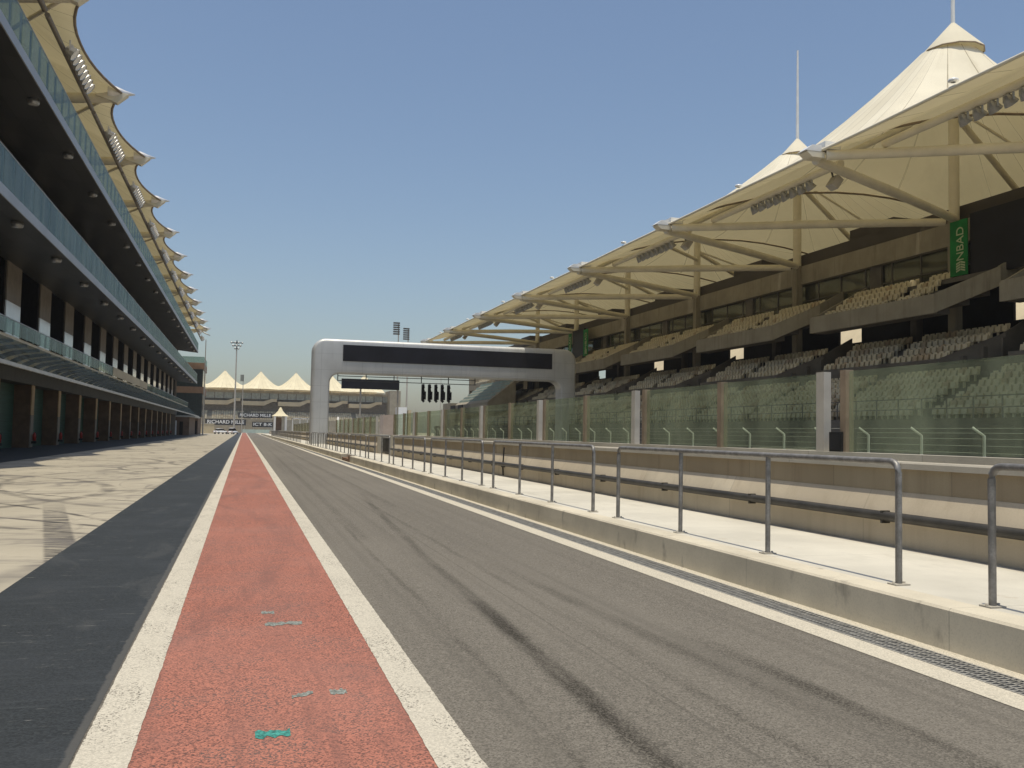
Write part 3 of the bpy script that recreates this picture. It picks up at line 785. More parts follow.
for k in range(-1, 6):
    ym = 47.4+P_BAY*k; ya, yb = ym-8.1, ym+9.0; zp = PEAK[k]
    cnt = {-1: 'cream fabric roof tent above the black screen, cut off by the picture edge', 0: 'cream fabric roof tent with the tallest peak and a flagpole over the grandstand',
           1: 'cream fabric roof tent with the lower peak and a thin tall flagpole'}.get(k, f'cream fabric roof tent of the grandstand, {ORD[k-2]} one beyond the flagpoles')
    t = thing('roof_tent', cnt, 'tent', (42, ym, 15.4), 'cream roof tents along the grandstand')
    mem = membrane(XT+.35, 57.5, ya, yb, 42, zp-({0: .55, 1: 0}.get(k, 0)), ZT+.2, 3.6, .5, sgn=1, cap={0: 1.75, 1: 1.3}.get(k, .8))
    mem.build('membrane', 'fabric', t)
    MB().tube([(42, ym, 15.4), (42, ym, zp+.3)], .32, 12).build('mast', 'tube_cream', t)
    if k in (0, 1):
        zt = zp+1.4; cs = 1.0 if k == 0 else .74
        MB().lathe([(1.84*cs, zt-1.98*cs), (1.8*cs, zt-1.9*cs), (.9*cs, zt-.92*cs), (.06, zt)], (42, ym, 0), 12).build('peak_cap', 'fabric', t)
        MB().lathe([(1.78*cs, zt-2.03*cs), (1.86*cs, zt-2.02*cs), (1.86*cs, zt-1.97*cs), (1.78*cs, zt-1.97*cs)], (42, ym, 0), 12).build('cap_rim', 'post_brown', t)
        MB().tube([(42, ym, zp+1.3), (42, ym, zp+8.6)], [.13, .07], 8).build('flagpole', 'white_metal', t)
    for yt in (ya, yb):
        tip = Vector((XT+.3, yt, ZT-.1)); base = Vector((42, ym, 15.45)); d = (tip-base)
        a = base + d*.02 + Vector((0, .25 if yt > ym else -.25, -.1))
        b = MB().tube([a, base+d*.5, base+d*.985+Vector((0, -.3 if yt > ym else .3, 0))], [.25, .27, .24], 12); b.build('strut', 'tube_cream', t)
    # arched side rib, front edge cable and back struts
    rib = [(XT+.35+(57.5-XT-.35)*s, ya, ZT+.05+3.6*sin(pi*s)**.8) for s in [i/14 for i in range(15)]]
    MB().tube(rib, .07, 6).build('arch_rib', 'post_brown', t)
    edge = [(XT+.35+.5*(1-abs(2*s-1)**2.2), ya+(yb-ya)*s, ZT+.18+.25*sin(pi*s)) for s in [i/12 for i in range(13)]]
    MB().tube(edge, .075, 6).build('edge_cable', 'tube_cream', t)
    MB().tube([(42.2, ym+.2, min(zp-2.2, 22.3)), (51, ym+2, 16.4)], .2, 10).build('back_stay', 'tube_cream', t)
    MB().tube([(42.2, ym-.2, min(zp-2.2, 22.3)), (51, ym-3, 16.4)], .09, 8).build('back_stay', 'tube_cream', t)
    MB().tube([(XT+2.3, ya+.5, ZT+.4), (36, ym-3.4, ZT+4.1), (41.8, ym-.3, zp-3)], .17, 8).build('ridge_tube', 'tube_cream', t)
    tp = MB(); yt = yb
    tp.prism([(XT-.5, ZT+.05), (XT-.4, ZT+.095), (XT+.5, ZT+.095), (XT+.5, ZT-.2), (XT-.2, ZT-.2)], yt-.35, yt+.35)
    tp.build('tip_bracket', 'tube_cream', t)
    MB().box(XT+.45, XT+1.35, yt-.45, yt+.45, ZT+.25, ZT+.62).build('tip_cap', 'white_metal', t)
    MB().prism([(XT-.6, ZT+.1), (XT-.2, ZT+.4), (XT+.3, ZT+.42), (XT+.3, ZT+.1)], yt-.36, yt+.36).build('tip_nose', 'white_metal', t)
    MB().lathe([(.1, 0), (.22, .04), (.2, .14), (0, .16)], (XT+.85, ym+.45, ZT+.62), 8).build('edge_beacon', 'white_metal', t)
# light beams with floodlights hung below between the struts
def flood(b, gl, c, ang, s=1):
    """housing as a tapered bucket pointing down and outwards"""
    x, y, z = c
    d = Vector((cos(ang), 0, -sin(ang))); u = Vector((sin(ang), 0, cos(ang)))
    def ring(r, h): return [Vector(c)+d*h+u*(r*cos(2*pi*i/8))+Vector((0, r*sin(2*pi*i/8), 0)) for i in range(8)]
    R_ = [ring(.16*s, -.30*s), ring(.30*s, -.05*s), ring(.42*s, .34*s)]
    vs = sum(R_, []); fs = [(j*8+i, j*8+(i+1) % 8, (j+1)*8+(i+1) % 8, (j+1)*8+i) for j in range(2) for i in range(8)]
    b.add(vs, fs, False); b.add(R_[0], [tuple(range(8))])
    gl.add([p-d*.03*s for p in R_[2]], [tuple(range(8))])
    b.box(x-.05, x+.05, y-.36*s, y-.31*s, z-.1, z+.55*s); b.box(x-.05, x+.05, y+.31*s, y+.36*s, z-.1, z+.55*s)
for k in range(-2, 6):
    ya = 39.3+P_BAY*k; yb = ya+P_BAY
    w = ORD[k+2]
    t = thing('light_beam', f'row of grey floodlights on a tube under the grandstand roof edge, {w} row counted from the camera', 'floodlights', (29.3, (ya+yb)/2, 15.4), 'floodlight rows under the grandstand roof')
    a, b = ya+1.7, yb-1.7; zb = 15.95
    MB().tube([(29.3, a, zb), (29.3, b, zb)], .2, 10).build('beam_tube', 'tube_cream', t)
    for i in range(8):
        y = a+1.2+.82*i+(b-a)*.12
        bb, gg = MB(), MB(); flood(bb, gg, (29.3, y, zb-.42), rad(48), .72)
        f = bb.build('floodlight', 'lamp_metal', t); gg.build('lens', 'lamp_glass', f)
    spk = thing('roof_loudspeaker', f'square loudspeaker hung below the roof floodlights, {w} one counted from the camera', 'loudspeaker', (29.5, ya+2.7, 15), 'loudspeakers hung below the grandstand roof')
    c = Matrix.Rotation(rad(35), 4, 'Y'); bx = MB()
    vs = [tuple(c @ Vector((sx, sy, sz)) + Vector((29.6, ya+2.7, 15.2))) for sz in (-.32, .32) for sy in (-.3, .3) for sx in (-.22, .22)]
    bx.add(vs, [(0, 2, 3, 1), (4, 5, 7, 6), (0, 1, 5, 4), (2, 6, 7, 3), (0, 4, 6, 2), (1, 3, 7, 5)]); bx.build('cabinet', 'post_grey', spk)
    MB().tube([(29.5, ya+2.7, 15.5), (29.4, ya+2.7, 15.85)], .05, 6).build('hanger', 'pipe', spk)

# ------------------------------------------------------------------ pit building
XE, XW = -10.3, -14.5
YB0, YB1 = 8.0, 217.0
pb = thing('pit_building', 'long dark pit building with two glass edged balconies above garage doors', 'building', (-14, 70, 0))
# floor slabs with soffits
def slab_(x_edge, zbot, ztop, name):
    MB().box(x_edge, x_edge+.06, YB0, YB1, zbot, ztop).build(name+'_edge', 'slab_edge', pb)
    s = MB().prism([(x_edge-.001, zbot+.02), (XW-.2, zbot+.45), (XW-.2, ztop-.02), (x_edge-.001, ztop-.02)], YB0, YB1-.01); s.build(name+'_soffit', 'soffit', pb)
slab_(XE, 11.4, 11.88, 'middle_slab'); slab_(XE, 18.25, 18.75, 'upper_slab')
def glazing(x, z0, z1, name, p=2.0, y0=YB0, y1=YB1, mat='balcony_glass'):
    g, f = MB(), MB(); y = y0
    while y < y1-.5:
        g.box(x-.03, x, y+.02, min(y+p, y1)-.02, z0+.02, z1); f.box(x-.11, x-.04, y-.03, y+.03, z0, z1-.03); y += p
    g.build(name, mat, pb); f.build(name+'_post', 'slab_edge', pb)
    MB().tube([(x-.015, y0, z1+.02), (x-.015, y1, z1+.02)], .03, 6).build(name+'_rail', 'slab_edge', pb)
glazing(XE+.03, 11.89, 13.5, 'middle_balustrade'); glazing(XE+.03, 18.76, 20.35, 'upper_balustrade')
# facade behind the balconies
PY = 9.87; YP = 72.5
ks = range(-6, 15)
for k in ks:
    ya = YP+PY*k
    if ya+PY > YB1: break
    a = ya+1.4; ym = ya+PY*.53
    # first floor: panel and window
    MB().box(XW-.2, XW+.05, a, ym, 6.1, 9.35).build('white_panel', 'panel_white', pb); MB().box(XW-.2, XW+.045, a, ym, 9.36, 11.85).build('taupe_panel', 'panel_taupe', pb)
    w1 = MB().box(XW-.25, XW-.1, ym+.02, a+PY-.02, 6.1, 11.85); o = w1.build('window', 'dark_window', pb)
    fr2 = MB()
    for yy in (ym+.02, a+PY-.1): fr2.box(XW-.1, XW-.02, yy, yy+.08, 6.1, 11.8)
    fr2.build('window_frame', 'lintel', o)
    # second floor glazing
    MB().box(XW-.2, XW-.05, a, a+PY*.62, 11.9, 18.5).build('upper_glazing', 'dark_window', pb); MB().box(XW-.2, XW+.03, a+PY*.62, a+PY, 11.9, 18.5).build('wall_panel', 'panel_taupe', pb)
    # garages
    c = ya
    pr = MB().box(-15.6, -14.42, c-.48, c+.48, 0, 4.4); po = pr.build('pier', 'pier_brown', pb)
    MB().box(-14.42, -14.36, c-.46, c+.46, 2.3, 4.38).build('pier_face', 'pier_tan', po); MB().box(-14.42, -14.36, c-.46, c+.46, .05, 2.28).build('pier_foot', 'panel_taupe', po)
    MB().box(-15.7, -15.5, c+.48, c+PY-.48, 0, 4.4).build('garage_door', 'green_door', pb)
    if k % 2 == 0:
        MB().tube([(-14.9, c+1.4, .02), (-14.9, c+1.4, 2.7)], .05, 6).build('downpipe', 'post_grey', pb)
MB().box(-17.2, -14.3, YB0, YB1, 4.4, 6.09).build('garage_lintel', 'lintel', pb)
MB().box(-14.299, -14.25, YB0, YB1, 5.3, 6.06).build('lintel_wall', 'beige_wall', pb)
MB().box(-34, -17.3, YB0, YB1, 0, 24).build('core_wall', 'panel_taupe', pb)
MB().box(-17.3, XW-.3, YB0, YB1, 6.1, 24.0).build('upper_wall', 'stand_dark', pb)
MB().box(-17.29, XW, YB1, YB1+.3, 0, 20).build('end_wall', 'panel_taupe', pb)
# awning and first floor walkway
MB().box(-9.56, -9.44, YB0, 214, 4.08, 4.24).build('awning_edge', 'awning_edge', pb)
MB().add([(-9.57, YB0, 4.22), (-9.57, 214, 4.22), (-11.82, 214, 6.1), (-11.82, YB0, 6.1)], [(0, 1, 2, 3)]).build('awning_glass', 'awning_glass', pb)
MB().box(-14.3, -11.9, YB0, 214, 6.12, 6.27).build('walkway_slab', 'beige_wall', pb)
glazing(-11.78, 6.29, 7.06, 'walkway_balustrade', 1.65, YB0, 214)
MB().box(-11.76, -11.73, 92.5, 124, 6.3, 7.1).build('sunlit_band', 'cream_wall', pb)  # cream panel stands in for a band of sunlight on the balustrade
nbr = 0; y = 34.5
while y < 212 and nbr < 62:
    pts = [(-14.24 + 2.4*(1-cos(pi/2*i/8)), 5.32+.78*sin(pi/2*i/8)) for i in range(9)]
    inner = [(p[0]+.03+.3*(1-i/8), p[1]-.16-.2*(i/8)*(1-i/8)) for i, p in enumerate(pts)]
    pr = MB(); n = 9
    vs = [(p[0], y-.09, p[1]) for p in pts] + [(p[0], y-.09, p[1]) for p in inner] + [(p[0], y+.09, p[1]) for p in pts] + [(p[0], y+.09, p[1]) for p in inner]
    fs = []
    for i in range(n-1):
        fs += [(i, i+1, n+i+1, n+i), (2*n+i, 3*n+i, 3*n+i+1, 2*n+i+1), (i, 2*n+i, 2*n+i+1, i+1), (n+i, n+i+1, 3*n+i+1, 3*n+i)]
    fs += [(n-1, 3*n-1, 4*n-1, 2*n-1), (0, n, 3*n, 2*n)]
    pr.add(vs, fs, True); pr.build('awning_bracket', 'bracket', pb); y += 3.29; nbr += 1
# downlights under the slabs
for zz, off in ((11.36, 0), (18.21, 2.2)):
    y = 40.0 + off; n = 0
    while y < 214:
        d = MB().lathe([(.0, .1), (.29, .1), (.30, -.1), (.25, -.18)], (-10.95, y, zz+.02), 10); q = d.build('downlight', 'lamp_metal', pb)
        MB().lathe([(.25, -.17), (.1, -.19), (0, -.19)], (-10.95, y, zz+.02), 10).build('lens', 'lamp_glass', q); y += PY; n += 1
# fire extinguishers at the piers
n = 0
for k in range(-2, 14):
    c = YP+PY*k
    e = thing('fire_extinguisher', f'red fire extinguisher in the garage shade, at the {ORD[n]} pier counted from the camera', 'extinguisher', (-14.2, c+.1, .05), 'red fire extinguishers at the garage piers')
    MB().lathe([(.0, .42), (.12, .43), (.125, .86), (.08, .95), (.03, .98), (.03, 1.05), (0, 1.05)], (-14.2, c+.1, .05), 10).build('cylinder_body', 'red_metal', e)
    MB().tube([(-14.2, c+.1, 1.08), (-14.1, c+.1, 1.06), (-14.06, c+.1, .7)], .02, 6).build('hose', 'black_rubber', e)
    MB().box(-14.355, -14.05, c-.06, c+.26, .3, .46).build('stand_base', 'black_rubber', e); n += 1
# end pavilion beyond
tw = thing('end_pavilion', 'dark teal glazed block with brown bands at the end of the pit building', 'building', (-14, 248, 0))
MB().box(-30, -10.2, 244, 262, 4.3, 17.8).build('glazed_wall', 'tower_teal', tw)
MB().box(-30.2, -10.0, 243.8, 262.2, 10.3, 11.9).build('lower_band', 'band_brown', tw); MB().box(-30.2, -10.0, 243.8, 262.2, 16.3, 17.9).build('upper_band', 'band_brown', tw)
MB().box(-30.2, -10.02, 243.82, 262.2, 17.92, 19.4).build('roof_balustrade', 'balcony_glass', tw)
MB().box(-30, -11, 244.2, 262, 0, 4.29).build('ground_wall', 'pier_brown', tw)
MB().box(-13.4, -12.4, 244.0, 244.19, .1, 3.4).build('entrance_door', 'panel_white', tw)
MB().box(-12.0, -11.2, 244.0, 244.19, .1, 3.4).build('side_door', 'dark_window', tw)
# annex under the awning end
an = thing('garage_annex', 'reddish brown annex with pale door under the end of the awning', 'building', (-13, 218, 0))
MB().box(-17.2, -11.6, 217.4, 243, 0, 4.0).build('annex_wall', 'pier_brown', an); MB().box(-15.0, -14.2, 217.3, 217.39, .05, 3.2).build('annex_door', 'panel_white', an)
MB().box(-17.2, -10.4, 217.3, 243, 4.02, 4.35).build('annex_roof', 'awning_edge', an)
MB().box(-13.6, -12.9, 217.3, 217.39, .05, 3.0).build('dark_doorway', 'dark_window', an)

# fabric tents of the pit building with spikes
PT, XTL, ZTL = 15.8, -8.1, 24.75
for k in range(-3, 11):
    ya = 68.8+PT*k; yb = ya+PT; n = k+3
    t = thing('roof_tent', f'tan fabric roof tent on the pit building, {ORD[n]} spiked bay counted from the camera', 'tent', (-14, (ya+yb)/2, 21), 'spiked fabric tents along the pit building roof')
    mem = membrane(-8.85, -33, ya, yb, -21, 34, ZTL, 3.2, 1.55, sgn=-1, cap=.8)
    mem.build('membrane', 'fabric', t)
    edge = [(-8.85-1.55*(1-abs(2*s-1)**2.2), ya+(yb-ya)*s, ZTL-.02+.25*sin(pi*s)) for s in [i/12 for i in range(13)]]
    MB().tube(edge, .09, 6).build('edge_cable', 'post_brown', t)
    s1 = MB().tube([(-9.4, ya+.1, ZTL-.3), (-17, ya+1.2, ZTL-.8)], [.32, .42], 10); s1.build('strut', 'tube_cream', t)
    MB().tube([(-9.6, ya+.1, ZTL-.2), (-17, ya+7.5, ZTL-2)], .12, 8).build('strut', 'tube_cream', t)
    tip = MB(); tip.lathe([(.5, -1.2), (.46, -.7), (.22, -.1), (.05, .5), (0, .55)], (XTL-.5, ya, ZTL+.05), 8, 'x'); tip.build('spike', 'spike_metal', t)
    MB().prism([(-10.6, ZTL-.3), (-9.2, ZTL-.75), (-8.5, ZTL-.1), (-9.2, ZTL+.15)], ya-.28, ya+.28).build('tip_plate', 'tube_cream', t)
    MB().tube([(-21, (ya+yb)/2, 24), (-21, (ya+yb)/2, 34.4)], .35, 10).build('mast', 'tube_cream', t)
    lb = thing('light_beam', f'row of sunlit floodlights under the pit building tents, {ORD[n]} row counted from the camera', 'floodlights', (-11.5, (ya+yb)/2, 23), 'floodlight rows under the pit building tents')
    zb = 23.35
    bt = MB().tube([(-10.75, ya+.3, zb), (-10.75, yb-.3, zb)], .15, 8)
    bt.build('beam_tube', 'panel_taupe', lb)
    for i in range(8):
        y = ya+4.6+.8*i; bb, gg = MB(), MB(); flood(bb, gg, (-10.3, y, zb-.2), rad(38), .95)
        f = bb.build('floodlight', 'spike_metal', lb); gg.build('lens', 'lamp_glass', f)

# ------------------------------------------------------------------ start gantry
GY0, GY1 = 90.0, 91.8
XL, XR, ZTOP = 6.05, 32.72, 10.42
XIL, XIR, ZIN = 7.75, 31.05, 7.1
ga = thing('start_gantry', 'grey start gantry with rounded corners and a long black screen across the track', 'gantry', (19, 90.9, 0))
def path(xl, xr, zt, rr, z0, nseg=8):
    p = [(xl, z0)]
    for i in range(nseg+1): a = pi - pi/2*i/nseg; p.append((xl+rr+rr*cos(a), zt-rr+rr*sin(a)))
    for i in range(nseg+1): a = pi/2 - pi/2*i/nseg; p.append((xr-rr+rr*cos(a), zt-rr+rr*sin(a)))
    p.append((xr, z0)); return p
def inset(p, d):
    out = []
    for i, q in enumerate(p):
        a = Vector(p[max(i-1, 0)]); b = Vector(p[min(i+1, len(p)-1)]); t = (b-a).normalized(); n = Vector((t.y, -t.x))
        out.append((q[0]+n.x*d, q[1]+n.y*d))
    return out
po_, pi_ = path(XL, XR, ZTOP, 1.25, 0), path(XIL, XIR, ZIN, .95, 0)
rings = []; bv = .34
for i in range(5): a = pi/2*i/4; rings.append((inset(po_, bv*(1-sin(a))), GY0+bv*(1-cos(a)), 'o'))
seq = []
for i in range(5): a = pi/2*i/4; seq.append((inset(po_, bv*(1-sin(a))), GY0+bv*(1-cos(a))))
for i in range(5): a = pi/2*i/4; seq.append((inset(po_, bv*(1-cos(a))), GY1-bv*(1-sin(a))))
for i in range(5): a = pi/2*i/4; seq.append((inset(pi_, -.2*(1-sin(a))), GY1-.2*(1-cos(a))))
for i in range(5): a = pi/2*i/4; seq.append((inset(pi_, -.2*(1-cos(a))), GY0+.2*(1-sin(a))))
n = len(po_); vs = [(p[0], y, p[1]) for pth, y in seq for p in pth]; S = len(seq)
fs = [(j*n+i, j*n+i+1, ((j+1) % S)*n+i+1, ((j+1) % S)*n+i) for j in range(S) for i in range(n-1)]
MB().add(vs, fs, True).build('frame', 'gantry', ga)
SX0, SX1 = 8.92, 30.05
MB().box(SX0, SX1, GY0-.07, GY0+.1, 8.30, 9.87).build('screen', 'black_screen', ga)
tf = MB()
for z in (6.42, 6.86): tf.box(8.5, 22.2, 90.55, 90.63, z, z+.07)
for i in range(6): tf.box(8.5+2.72*i, 8.58+2.72*i, 90.55, 90.63, 6.42, 7.12)
tf.build('hanging_frame', 'pipe', ga)
for i in range(5):
    x = 16.9+.645*i
    s = thing('start_light', f'black start light unit hanging from the gantry, {ORD[i]} of five from the pit lane side', 'start light', (x, 90.6, 4.5), 'five black start light units under the gantry')
    b = MB().box(x-.15, x+.1, 90.42, 90.78, 4.75, 6.35); b.box(x-.02, x+.27, 90.45, 90.75, 4.85, 5.65); b.prism([(x-.15, 4.75), (x+.22, 4.75), (x+.04, 4.55)], 90.5, 90.7); b.build('housing', 'black_void', s)
    for z in (5.0, 5.35, 5.7, 6.05): MB().lathe([(.11, -.16), (.11, 0), (0, .0)], (x, 90.42, z), 10, 'y').build('visor', 'black_rubber', s)
    MB().tube([(x, 90.6, 6.3), (x, 90.6, 6.46)], .03, 6).build('hanger', 'pipe', s)
hl = MB()
# second display board further on, on two posts
db = thing('display_board', 'black display board on two slim posts beyond the start gantry', 'screen', (21, 150, 0))
MB().box(14.8, 24.05, 150, 150.6, 8.4, 9.98).build('screen', 'black_screen', db)
MB().tube([(17.87, 150.4, 0), (17.87, 150.4, 8.4)], .14, 8).build('post', 'post_grey', db); MB().tube([(23.9, 150.4, 0), (23.9, 150.4, 8.4)], .12, 8).build('post', 'post_grey', db)

# ------------------------------------------------------------------ far grandstand across the end of the straight
YF = 440.0
fg = thing('far_grandstand', 'distant grandstand under three peaked cream tents closing the end of the straight', 'grandstand', (22, YF, 0))
FX0, FX1 = -60.0, 68.0
MB().box(FX0, FX1, YF-2, YF-1, 0, 6.2).build('front_wall', 'stand_concrete', fg)
lo = MB()
for r in range(10): lo.box(FX0, FX1, YF-1+r*.9, YF+12, 5.5+.42*r, 5.92+.42*r)
lo.build('lower_terrace', 'stand_concrete', fg)
srow = MB(); RR = random.Random(4)
for r in range(9):
    x = FX0
    while x < FX1:
        if (x % 16.2) > 2: srow.box(x, x+.8, YF-.7+r*.9, YF-.35+r*.9, 5.93+.42*r, 6.6+.42*r, mi=0 if RR.random() > .25 else 1)
        x += 1.0
stuff(srow.build('seating', ['seat_sand', 'seat_brown'], fg))
fu, vo = MB(), MB()
vo.box(FX0, FX1, YF+9, YF+12.5, 9.8, 19.2)
for i in range(-4, 6):
    xa = -17.5+16.2*i
    if xa > FX1-6: break
    xb = xa+16.2
    fu.prism([(xa, 12.6), (xa+10, 12.6), (xa+13.5, 14.4), (xb-.6, 14.4), (xb-.6, 15.7), (xa+13.2, 15.7), (xa+9.6, 14.5), (xa, 14.5)], YF+3, YF+9, 'y')
fu.build('balcony_fascia', 'cream_wall', fg); vo.build('void_wall', 'far_void', fg)
MB().box(FX0, FX1, YF+7, YF+9.2, 15.6, 18.4).build('box_glazing', 'far_glass', fg)
MB().box(FX0, FX1, YF+6.5, YF+12.6, 18.4, 19.6).build('roof_beam', 'stand_concrete', fg)
fm = MB()
for i in range(-16, 22): fm.box(-17.5+4.05*i, -17.2+4.05*i, YF+6.8, YF+7, 15.6, 18.4)
fm.build('mullion', 'stand_dark', fg)
MB().box(66, 71, YF-2, YF+14, 0, 21).build('end_tower', 'stand_concrete', fg)
for i in range(-2, 5):
    xc = -9.2+16.2*i; names = {-2: 0, -1: 1, 0: 2, 1: 3, 2: 4, 3: 5, 4: 6}
    lb_ = {0: 'distant cream peaked tent closest to the pit building, over the far grandstand', 1: 'distant cream peaked tent in the middle over the far grandstand',
           2: 'distant cream peaked tent beside the gantry leg, over the far grandstand', 3: 'distant cream tent half hidden by the gantry leg', 4: 'distant cream tent behind the display board',
           -1: 'distant cream tent hidden behind the pit building end', -2: 'distant cream tent fully behind the pit building'}[i]
    t = thing('roof_tent', lb_, 'tent', (xc, YF+14, 19.6), 'peaked tents over the far grandstand')
    mb = membrane(YF+.5, YF+30, -xc-8.1, -xc+8.1, YF+14, 28.6, 20.0, 2.2, .6, cap=.4)
    mb.v = [(-y, x, z) for x, y, z in mb.v]; mb.build('membrane', 'fabric_far', t)
    MB().tube([(xc, YF+14, 19), (xc, YF+14, 29)], .3, 8).build('mast', 'tube_cream', t)
    MB().tube([(xc-8.1, YF+.7, 19.8), (xc, YF+8, 19.4), (xc+8.1, YF+.7, 19.8)], .25, 6).build('edge_truss', 'tube_cream', t)
def board(x0, x1, y, z0, z1, txt, label):
    b = thing('advert_board', label, 'sign', ((x0+x1)/2, y, z0), 'black advert boards below the far grandstand')
    MB().box(x0, x1, y, y+.3, z0, z1).build('panel', 'sign_black', b)
    text_obj(txt, (z1-z0)*.8, 'white_text', b, ((x0+x1)/2, y-.05, (z0+z1)/2), (pi/2, 0, 0), (x1-x0)*.9, .03, bold=.03)
    po = MB().tube([(x0+.6, y+.15, 0), (x0+.6, y+.15, z0)], .12, 6); po.tube([(x1-.6, y+.15, 0), (x1-.6, y+.15, z0)], .12, 6); po.build('support', 'post_grey', b)
board(-2.6, 12.2, 430, 6.6, 8.9, 'RICHARD MILLE', 'upper black board with white letters, below the far grandstand seats')
board(-16.2, .9, 425, 3.2, 5.8, 'RICHARD MILLE', 'lower black board with white letters, behind the two parked white cars')
board(3.5, 12.4, 425, 2.6, 4.9, 'ICT 8-K', 'short black board with white letters beside the small kiosk')

# ------------------------------------------------------------------ poles and towers
def pole(name, label, cat, x, y, h, r, head):
    t = thing(name, label, cat, (x, y, 0)); MB().tube([(x, y, 0), (x, y, h)], [r, r*.55], 8).build('pole', 'post_grey', t)
    if head == 'cluster':
        b = MB(); l = MB()
        for j, (w, zz) in enumerate(((1.6, h+1.1), (1.1, h+.2), (.5, h-.7))):
            b.box(x-w, x+w, y-.1, y+.1, zz-.12, zz+.12)
            for i in range(int(w*2)+1):
                xx = x-w+2*w*i/max(int(w*2), 1); l.lathe([(.15, -.1), (.32, -.4), (0, -.4)], (xx, y-.1, zz-.05), 8, 'y')
        b.tube([(x, y, h-1.5), (x, y, h+1.8)], r*.6, 6); b.build('head_frame', 'pipe', t); l.build('floodlight', 'lamp_metal', t)
    elif head == 'rack':
        b = MB()
        for i in range(6):
            zz = h-.9*i*h/46; b.box(x-2.6*h/54, x+.5*h/54, y-.8, y+.3, zz-.28*h/46, zz+.28*h/46)
        b.build('floodlight_rack', 'pipe', t)
    return t
pole('light_tower', 'tall slim floodlight tower with a fan shaped lamp head at the end of the straight', 'light tower', -2.9, 300, 27.2, .3, 'cluster')
pole('lamp_mast', 'thin grey mast rising beside the end of the pit building', 'mast', -9.63, 240, 23.4, .17, None)
pole('floodlight_pole', 'distant floodlight pole above the gantry, higher of the two', 'light pole', 69.5, 440, 53.5, .45, 'rack')
pole('floodlight_pole', 'distant floodlight pole above the gantry, lower of the two', 'light pole', 74.2, 440, 51, .45, 'rack')
pole('small_floodlight_pole', 'small floodlight pole in front of the far tents beside the light tower', 'light pole', -.9, 425, 25.2, .22, 'rack')
pole('slim_pole', 'slim pale pole seen below the hanging start lights', 'pole', 68, 330, 23, .18, None)
pole('camera_pole', 'short pole with a small camera between gantry lights and glass fence', 'pole', 46.5, 260, 8.2, .1, None)

# kiosk, pillars, mesh panels by the walkway end
kx, ky = 8.35, 230.0
ki = thing('ticket_kiosk', 'small kiosk with a pointed cream tent roof at the end of the walkway', 'kiosk', (kx, ky, 0))
rfm = MB(); rs = [(2.05, 4.85), (1.25, 5.35), (.6, 6.1), (.2, 6.9), (0.02, 7.0)]
rfm.lathe(rs, (kx, ky, 0), 8); rfm.build('roof', 'fabric_far', ki)
for sx in (-1.3, 1.3):
    for sy in (-1.3, 1.3): MB().box(kx+sx-.22, kx+sx+.22, ky+sy-.22, ky+sy+.22, 0, 4.85).build('post', 'white_metal', ki)
MB().box(kx-.95, kx+.3, ky-1.0, ky+1.0, .3, 4.6).build('booth', 'pier_brown', ki)
wp = thing('white_pillar', 'white pillar standing beside the gantry leg beyond the railings', 'pillar', (9.9, 140, 0))
MB().prism([(9.55, 0), (9.7, 4.75), (10.1, 4.75), (10.2, 0)], 139.8, 140.2).build('shaft', 'white_metal', wp)
wp2 = thing('tapered_post', 'short white tapered post just past the gantry leg behind the railings', 'post', (8.9, 97, 0))
MB().lathe([(.3, 0), (.26, 1.5), (.1, 3.0), (0, 3.05)], (9.3, 97, 0), 8).build('shaft', 'white_metal', wp2)
mf = thing('mesh_panel', 'pale framed mesh panel fence near the kiosk', 'fence', (9.5, 165, 0))
fr3 = MB(); fr3.box(8.0, 13.2, 165, 165.08, 3.5, 3.7); fr3.box(8.0, 13.2, 165, 165.08, .8, .95)
for i in range(5): fr3.box(8.0+1.25*i, 8.15+1.25*i, 165, 165.1, 0, 3.7)
fr3.build('panel_frame', 'white_metal', mf)
ms = MB()
for i in range(40): ms.box(8.1+.125*i, 8.13+.125*i, 165.03, 165.06, .95, 3.5)
ms.build('mesh', 'fence_pale', mf)
gbx = thing('guard_barrier', 'pale green low barrier across the end of the pit lane', 'barrier', (6, 418, 0))
MB().prism([(418, 0), (418.2, 1.5), (418.8, 1.5), (419, 0)], -.5, 12.5, 'x').build('barrier_body', 'barrier_green', gbx)
bwl = thing('boundary_wall', 'cream boundary wall beyond the end of the pit building', 'wall', (-14, 310, 0))
MB().box(-30, -9.0, 310, 310.5, 0, 3.0).build('wall_body', 'cream_wall', bwl); MB().box(-30, -9.0, 309.9, 310.6, 3.01, 3.25).build('coping', 'coping', bwl)
ut = thing('utility_block', 'pale utility building seen between the gantry and the distant poles', 'building', (55, 330, 0))
MB().box(47.5, 52.5, 330, 338, 0, 7.6).build('wall', 'pink_wall', ut); MB().box(53, 56, 331, 338, 0, 10.5).build('tower', 'panel_white', ut); MB().box(56.6, 57.6, 331, 338, 0, 9.5).build('stair_tower', 'cream_wall', ut)

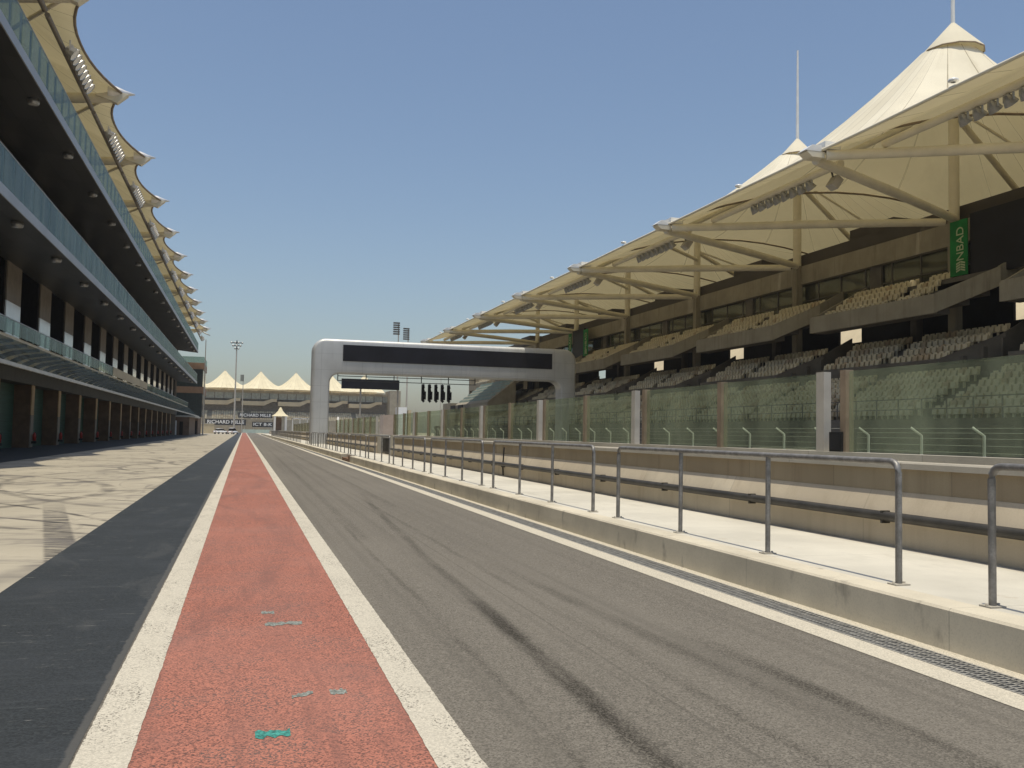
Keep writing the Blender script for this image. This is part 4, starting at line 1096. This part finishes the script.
# ------------------------------------------------------------------ cars
def car(x, y, ang, label, suv=False):
    t = thing('parked_car', label, 'car', (0, 0, 0), 'white cars parked at the end of the pit lane')
    h = 1.85 if suv else 1.6; L = 4.7
    sec_ = [(-2.35, .45, .75, .70), (-2.25, .38, .92, .82), (-1.5, .3, .98, .9), (-.6, .3, 1.0, .92), (.6, .3, 1.0, .92), (1.5, .3, .92, .9), (2.2, .38, .80, .82), (2.38, .45, .66, .66)]
    def loft(ss, mb):
        vs = []; n = 8
        for (xx, zl, zh, w) in ss:
            vs += [(xx, -w, zl+.1), (xx, -w*.98, (zl+zh)/2), (xx, -w*.92, zh-.06), (xx, -w*.7, zh), (xx, w*.7, zh), (xx, w*.92, zh-.06), (xx, w*.98, (zl+zh)/2), (xx, w, zl+.1)]
        fs = [(j*n+i, j*n+(i+1) % n, (j+1)*n+(i+1) % n, (j+1)*n+i) for j in range(len(ss)-1) for i in range(n)]
        fs += [tuple(range(n))[::-1], tuple((len(ss)-1)*n+i for i in range(n))]
        return mb.add(vs, fs, True)
    parts = []
    parts.append((loft(sec_, MB()), 'body', 'car_white', []))
    cab = [(-1.9 if suv else -1.7, .85, .95, .8), (-1.35, .85, h-.08, .68), (-.4, .85, h, .66), (.4, .85, h-.03, .66), (1.35, .85, .98, .78)]
    parts.append((loft(cab, MB()), 'cabin', 'dark_window', []))
    rfb = MB().prism([(-1.32, h-.09), (-1.2, h-.0), (-.4, h+.03), (.35, h+.01), (.5, h-.07)], -.62, .62); parts.append((rfb, 'roof', 'car_white', []))
    for sx in (-1.42, 1.42):
        for sy in (-1, 1):
            w = MB().lathe([(.0, -.1), (.33, -.1), (.34, .1), (0, .1)], (sx, sy*.82, .34), 16, 'y')
            rim = MB().lathe([(.2, 0), (0, .02*sy)], (sx, sy*.925, .34), 10, 'y'); parts.append((w, 'wheel', 'black_rubber', [(rim, 'rim', 'lamp_metal')]))
    for sy in (-.62, .62):
        parts.append((MB().box(2.2, 2.37, sy-.18, sy+.18, .58, .74), 'headlight', 'lamp_glass', [])); parts.append((MB().box(-2.36, -2.2, sy-.18, sy+.18, .66, .84), 'tail_light', 'tail_red', []))
    for mb, nm, mt, subs in parts:
        o = mb.build(nm, mt, t)
        for sm_, sn, smt in subs: sm_.build(sn, smt, o)
    t.location = (x, y, 0); t.rotation_euler = (0, 0, ang)
    return t
car(-6.5, 290, rad(40), 'white car parked side-on, closer to the pit building')
car(-3.1, 291, rad(70), 'white taller car parked beside the red lane, facing away', True)

# ------------------------------------------------------------------ air
gz = G('haze_air'); pv_ = gz.n.new('ShaderNodeVolumePrincipled'); pv_.inputs['Color'].default_value = (.93, .93, .93, 1); pv_.inputs['Density'].default_value = HAZE
pv_.inputs['Anisotropy'].default_value = .2
gz.link(pv_.outputs[0], gz.out.inputs['Volume']); MAT['haze_air'] = gz.m
hz = MB().box(-160, 160, -30, 520, -1.02, 62).build('haze', 'haze_air'); hz['kind'] = 'stuff'; hz['label'] = 'thin dusty air over the whole place'

# ------------------------------------------------------------------ world, sun
W = bpy.data.worlds.new('World'); SC.world = W; W.use_nodes = True
nt = W.node_tree; nt.nodes.clear()
SUN = Vector((-.055, -.13, 1)).normalized()
sky = nt.nodes.new('ShaderNodeTexSky'); sky.sky_type = 'NISHITA'; sky.sun_disc = False
sky.sun_elevation = math.asin(SUN.z); sky.sun_rotation = math.atan2(SUN.x, SUN.y) % (2*pi)
sky.air_density = 1.15; sky.dust_density = 1.8; sky.ozone_density = 2.2; sky.altitude = 10
bg = nt.nodes.new('ShaderNodeBackground'); bg.inputs['Strength'].default_value = .115
ow = nt.nodes.new('ShaderNodeOutputWorld'); nt.links.new(sky.outputs[0], bg.inputs[0]); nt.links.new(bg.outputs[0], ow.inputs[0])
sl = bpy.data.lights.new('sun', 'SUN'); sl.energy = 3.55; sl.angle = rad(.55); sl.color = (1, .925, .76)
so = bpy.data.objects.new('sun', sl); COL.objects.link(so); so.rotation_euler = SUN.to_track_quat('Z', 'Y').to_euler(); so.location = (0, 0, 80)
SC.view_settings.view_transform = 'Standard'; SC.view_settings.look = 'None'; SC.view_settings.exposure = 0; SC.view_settings.gamma = 1
SC.render.engine = 'CYCLES'; SC.cycles.use_denoising = True
SC.cycles.max_bounces = 8; SC.cycles.transparent_max_bounces = 16
